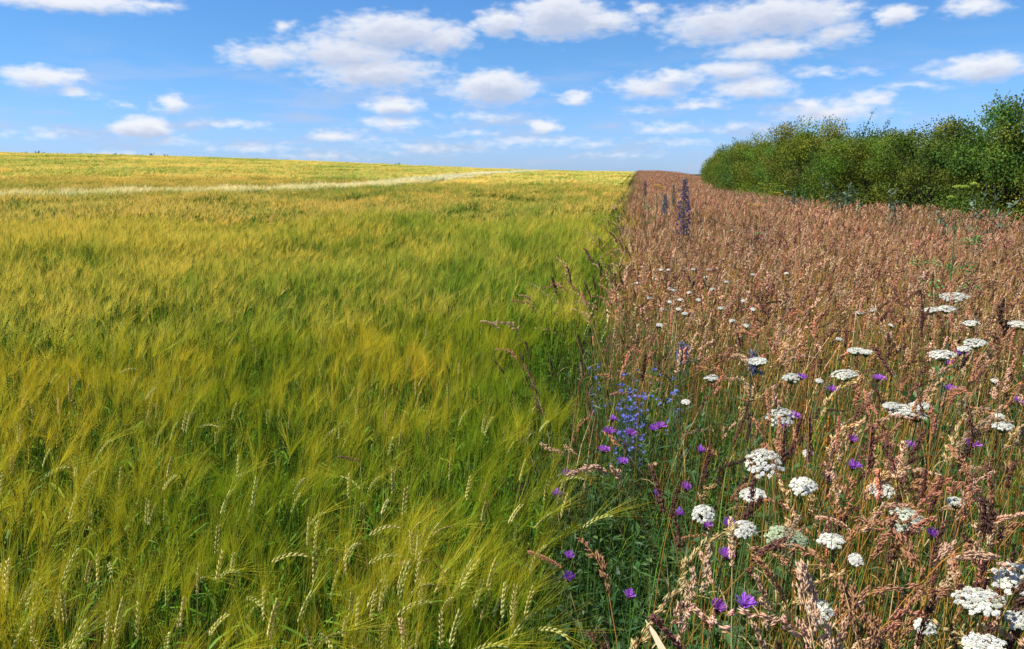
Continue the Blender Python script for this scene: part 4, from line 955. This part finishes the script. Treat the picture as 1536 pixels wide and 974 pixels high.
# ------------------------------------------------------------------ hedge
def crown(seed, W, D, H, n_lobe, n_leaf, col, sprigs=14, leafsize=.05):
    rng = np.random.default_rng(seed); lf, br = MB(), MB()
    for i in range(n_lobe):
        a = rng.uniform(0, 6.28); q = rng.random() ** .5; z = H * rng.uniform(.10, .86)
        pr = math.sqrt(max(.05, 1 - (max(0, z / H - .35) / .68) ** 2))
        c = np.array([math.cos(a) * q * W * .36 * pr, math.sin(a) * q * D * .36 * pr, z]); r = rng.uniform(.36, .62) * (1.05 - .3 * z / H)
        v = unit(rng.normal(size=(n_leaf, 3))); rad = r * (rng.random(n_leaf) ** .4) * rng.uniform(.75, 1.12, n_leaf)
        p = c + v * rad[:, None] * [1.15, 1.15, .85]; p = p[p[:, 2] > .05]; v = v[:len(p)]; m = len(p)
        lc = np.array(col) * rng.uniform(.65, 1.45) * np.array([rng.uniform(.8, 1.45), 1, rng.uniform(.7, 1.2)])
        lf.leaves(p, unit(rng.normal(size=(m, 3)) + v * .5), v + rng.normal(0, .7, (m, 3)) + [0, 0, .4], rng.uniform(.6, 1.2, m) * leafsize, rng.uniform(.4, .7, m) * leafsize, vary(rng, lc, m, .18, .08))
        br.tubes(bez(np.array([rng.uniform(-.1, .1), rng.uniform(-.1, .1), .15]), np.array([c[0] * .3, c[1] * .3, c[2] * .7]), c, 5)[None], np.linspace(.035, .008, 5), (.09, .07, .05), 4)
    for i in range(sprigs):        # long shoots out of the crown
        a = rng.uniform(0, 6.28); q = rng.uniform(.1, .85); b = np.array([math.cos(a) * q * W * .4, math.sin(a) * q * D * .4, H * (.9 - .35 * q ** 2)]); L = rng.uniform(.15, .5)
        d = unit(np.array([math.cos(a) * .5, math.sin(a) * .5, rng.uniform(.7, 1.4)])); e = b + d * L; P = bez(b - d * .3, b + d * L * .4 + [0, 0, .08], e, 6)
        br.tubes(P[None], np.linspace(.008, .003, 6), (.10, .09, .05), 3)
        m = int(70 * L); u = rng.uniform(0, 5, m); k = np.minimum(u.astype(int), 4); q_ = P[k] + (P[k + 1] - P[k]) * (u - k)[:, None] + rng.normal(0, .03, (m, 3))
        lf.leaves(q_, unit(rng.normal(size=(m, 3)) + d), rng.normal(size=(m, 3)) + [0, 0, .6], leafsize * rng.uniform(.7, 1.2, m), leafsize * .5, vary(rng, np.array(col) * 1.1, m, .25, .12))
    return lf, br
def shrub_kind(seed, W, D, H, col, name='hedge_shrub', n_lobe=46, n_leaf=620, sprigs=6, ls=.058):
    lf, br = crown(seed, W, D, H, n_lobe, n_leaf, col, sprigs, ls)
    rng = np.random.default_rng(seed + 1)
    for k in range(4):
        a = rng.uniform(0, 6.28); P = bez(np.array([math.cos(a) * .12, math.sin(a) * .12, -.1]), np.array([math.cos(a) * .2, math.sin(a) * .2, H * .3]), np.array([math.cos(a) * W * .2, math.sin(a) * D * .2, H * .6]), 6)
        br.tubes(P[None], np.linspace(.06, .025, 6), (.09, .07, .05), 6)
    return Kind(name, [('trunk', br.mesh('trunk', M_BARK), []), ('crown', lf.mesh('crown', M_HEDGE), [])])
def lay_hedge():
    rng = np.random.default_rng(61)
    GC = [(.115, .185, .030), (.150, .215, .028), (.095, .160, .040), (.160, .205, .032), (.118, .180, .030)]
    ks = [shrub_kind(3000 + i, 3.6, 3.6, 3.05, GC[i], n_lobe=50) for i in range(5)]
    names = ['dense mid green hedge shrub with an even top', 'yellow green hedge shrub with lit leafy shoots', 'dark blue green hedge shrub with deep gaps', 'bright olive green hedge shrub with ragged shoots', 'green hedge shrub with small tight leaves']
    y = 8.5; n = 0; order = []
    while y < 70:
        order.append(y); y += 2.2 if y < 30 else 2.6
    for n, y in enumerate(order):
        x = float(hedge_x(y)) + 1.7 + rng.uniform(-.25, .3); k = n % 5
        H = np.interp(y, [8, 14, 18, 22, 30, 40, 50, 60, 70], [3.35, 3.35, 3.25, 3.2, 3.2, 3.25, 2.9, 2.3, 1.8]) * rng.uniform(.90, 1.10)
        where = ' at the far end of the hedge' if n == len(order) - 1 else (' nearest on the right' if y < 15 else ' in the row above the dry grass')
        ks[k].place(x, y, rng.uniform(0, 6.28), 1, names[k] + where, 'shrub', 'shrubs of the hedge along the margin', szs=(1, 1, H / 3.1))
    for n, y in enumerate(np.arange(9, 64, 4.2)):       # a second row behind, its tops showing
        x = float(hedge_x(y)) + 4.2; k = (n * 2 + 1) % 5
        ks[k].place(x, y, rng.uniform(0, 6.28), 1, names[k] + ' standing behind the front row', 'shrub', 'shrubs behind the front row of the hedge', szs=(1.05, 1.05, rng.uniform(.95, 1.1) * (1 if y < 42 else .75)))
lay_hedge()
def lay_skyline():
    rng = np.random.default_rng(71)
    ks = []
    for i in range(3):
        lf, br = crown(3100 + i, .9, .9, .9, 7, 60, (.05, .07, .04), 5, .12); ks.append(Kind('distant_bush', [('trunk', br.mesh('trunk', M_BARK), []), ('crown', lf.mesh('crown', M_HEDGE), [])]))
    for i, (px, dz) in enumerate([(38, .35), (57, .6), (68, .4), (90, .3), (120, .35), (172, .6), (183, .4), (206, .35), (218, .35), (230, .75), (250, .5), (330, .3), (385, .3), (430, .3), (440, .2), (597, .7), (520, .25), (478, .2)]):
        d = pix_dir(px, 240); k = 158 / math.hypot(d[0], d[1]); x, y = d[0] * k, d[1] * k
        ks[i % 3].place(x, y, rng.uniform(0, 6), 1, 'tiny dark bush poking above the barley on the skyline', 'bush', 'tiny bushes along the skyline', szs=(1.2, 1.2, (.78 + dz * .7) / 1.15))
lay_skyline()
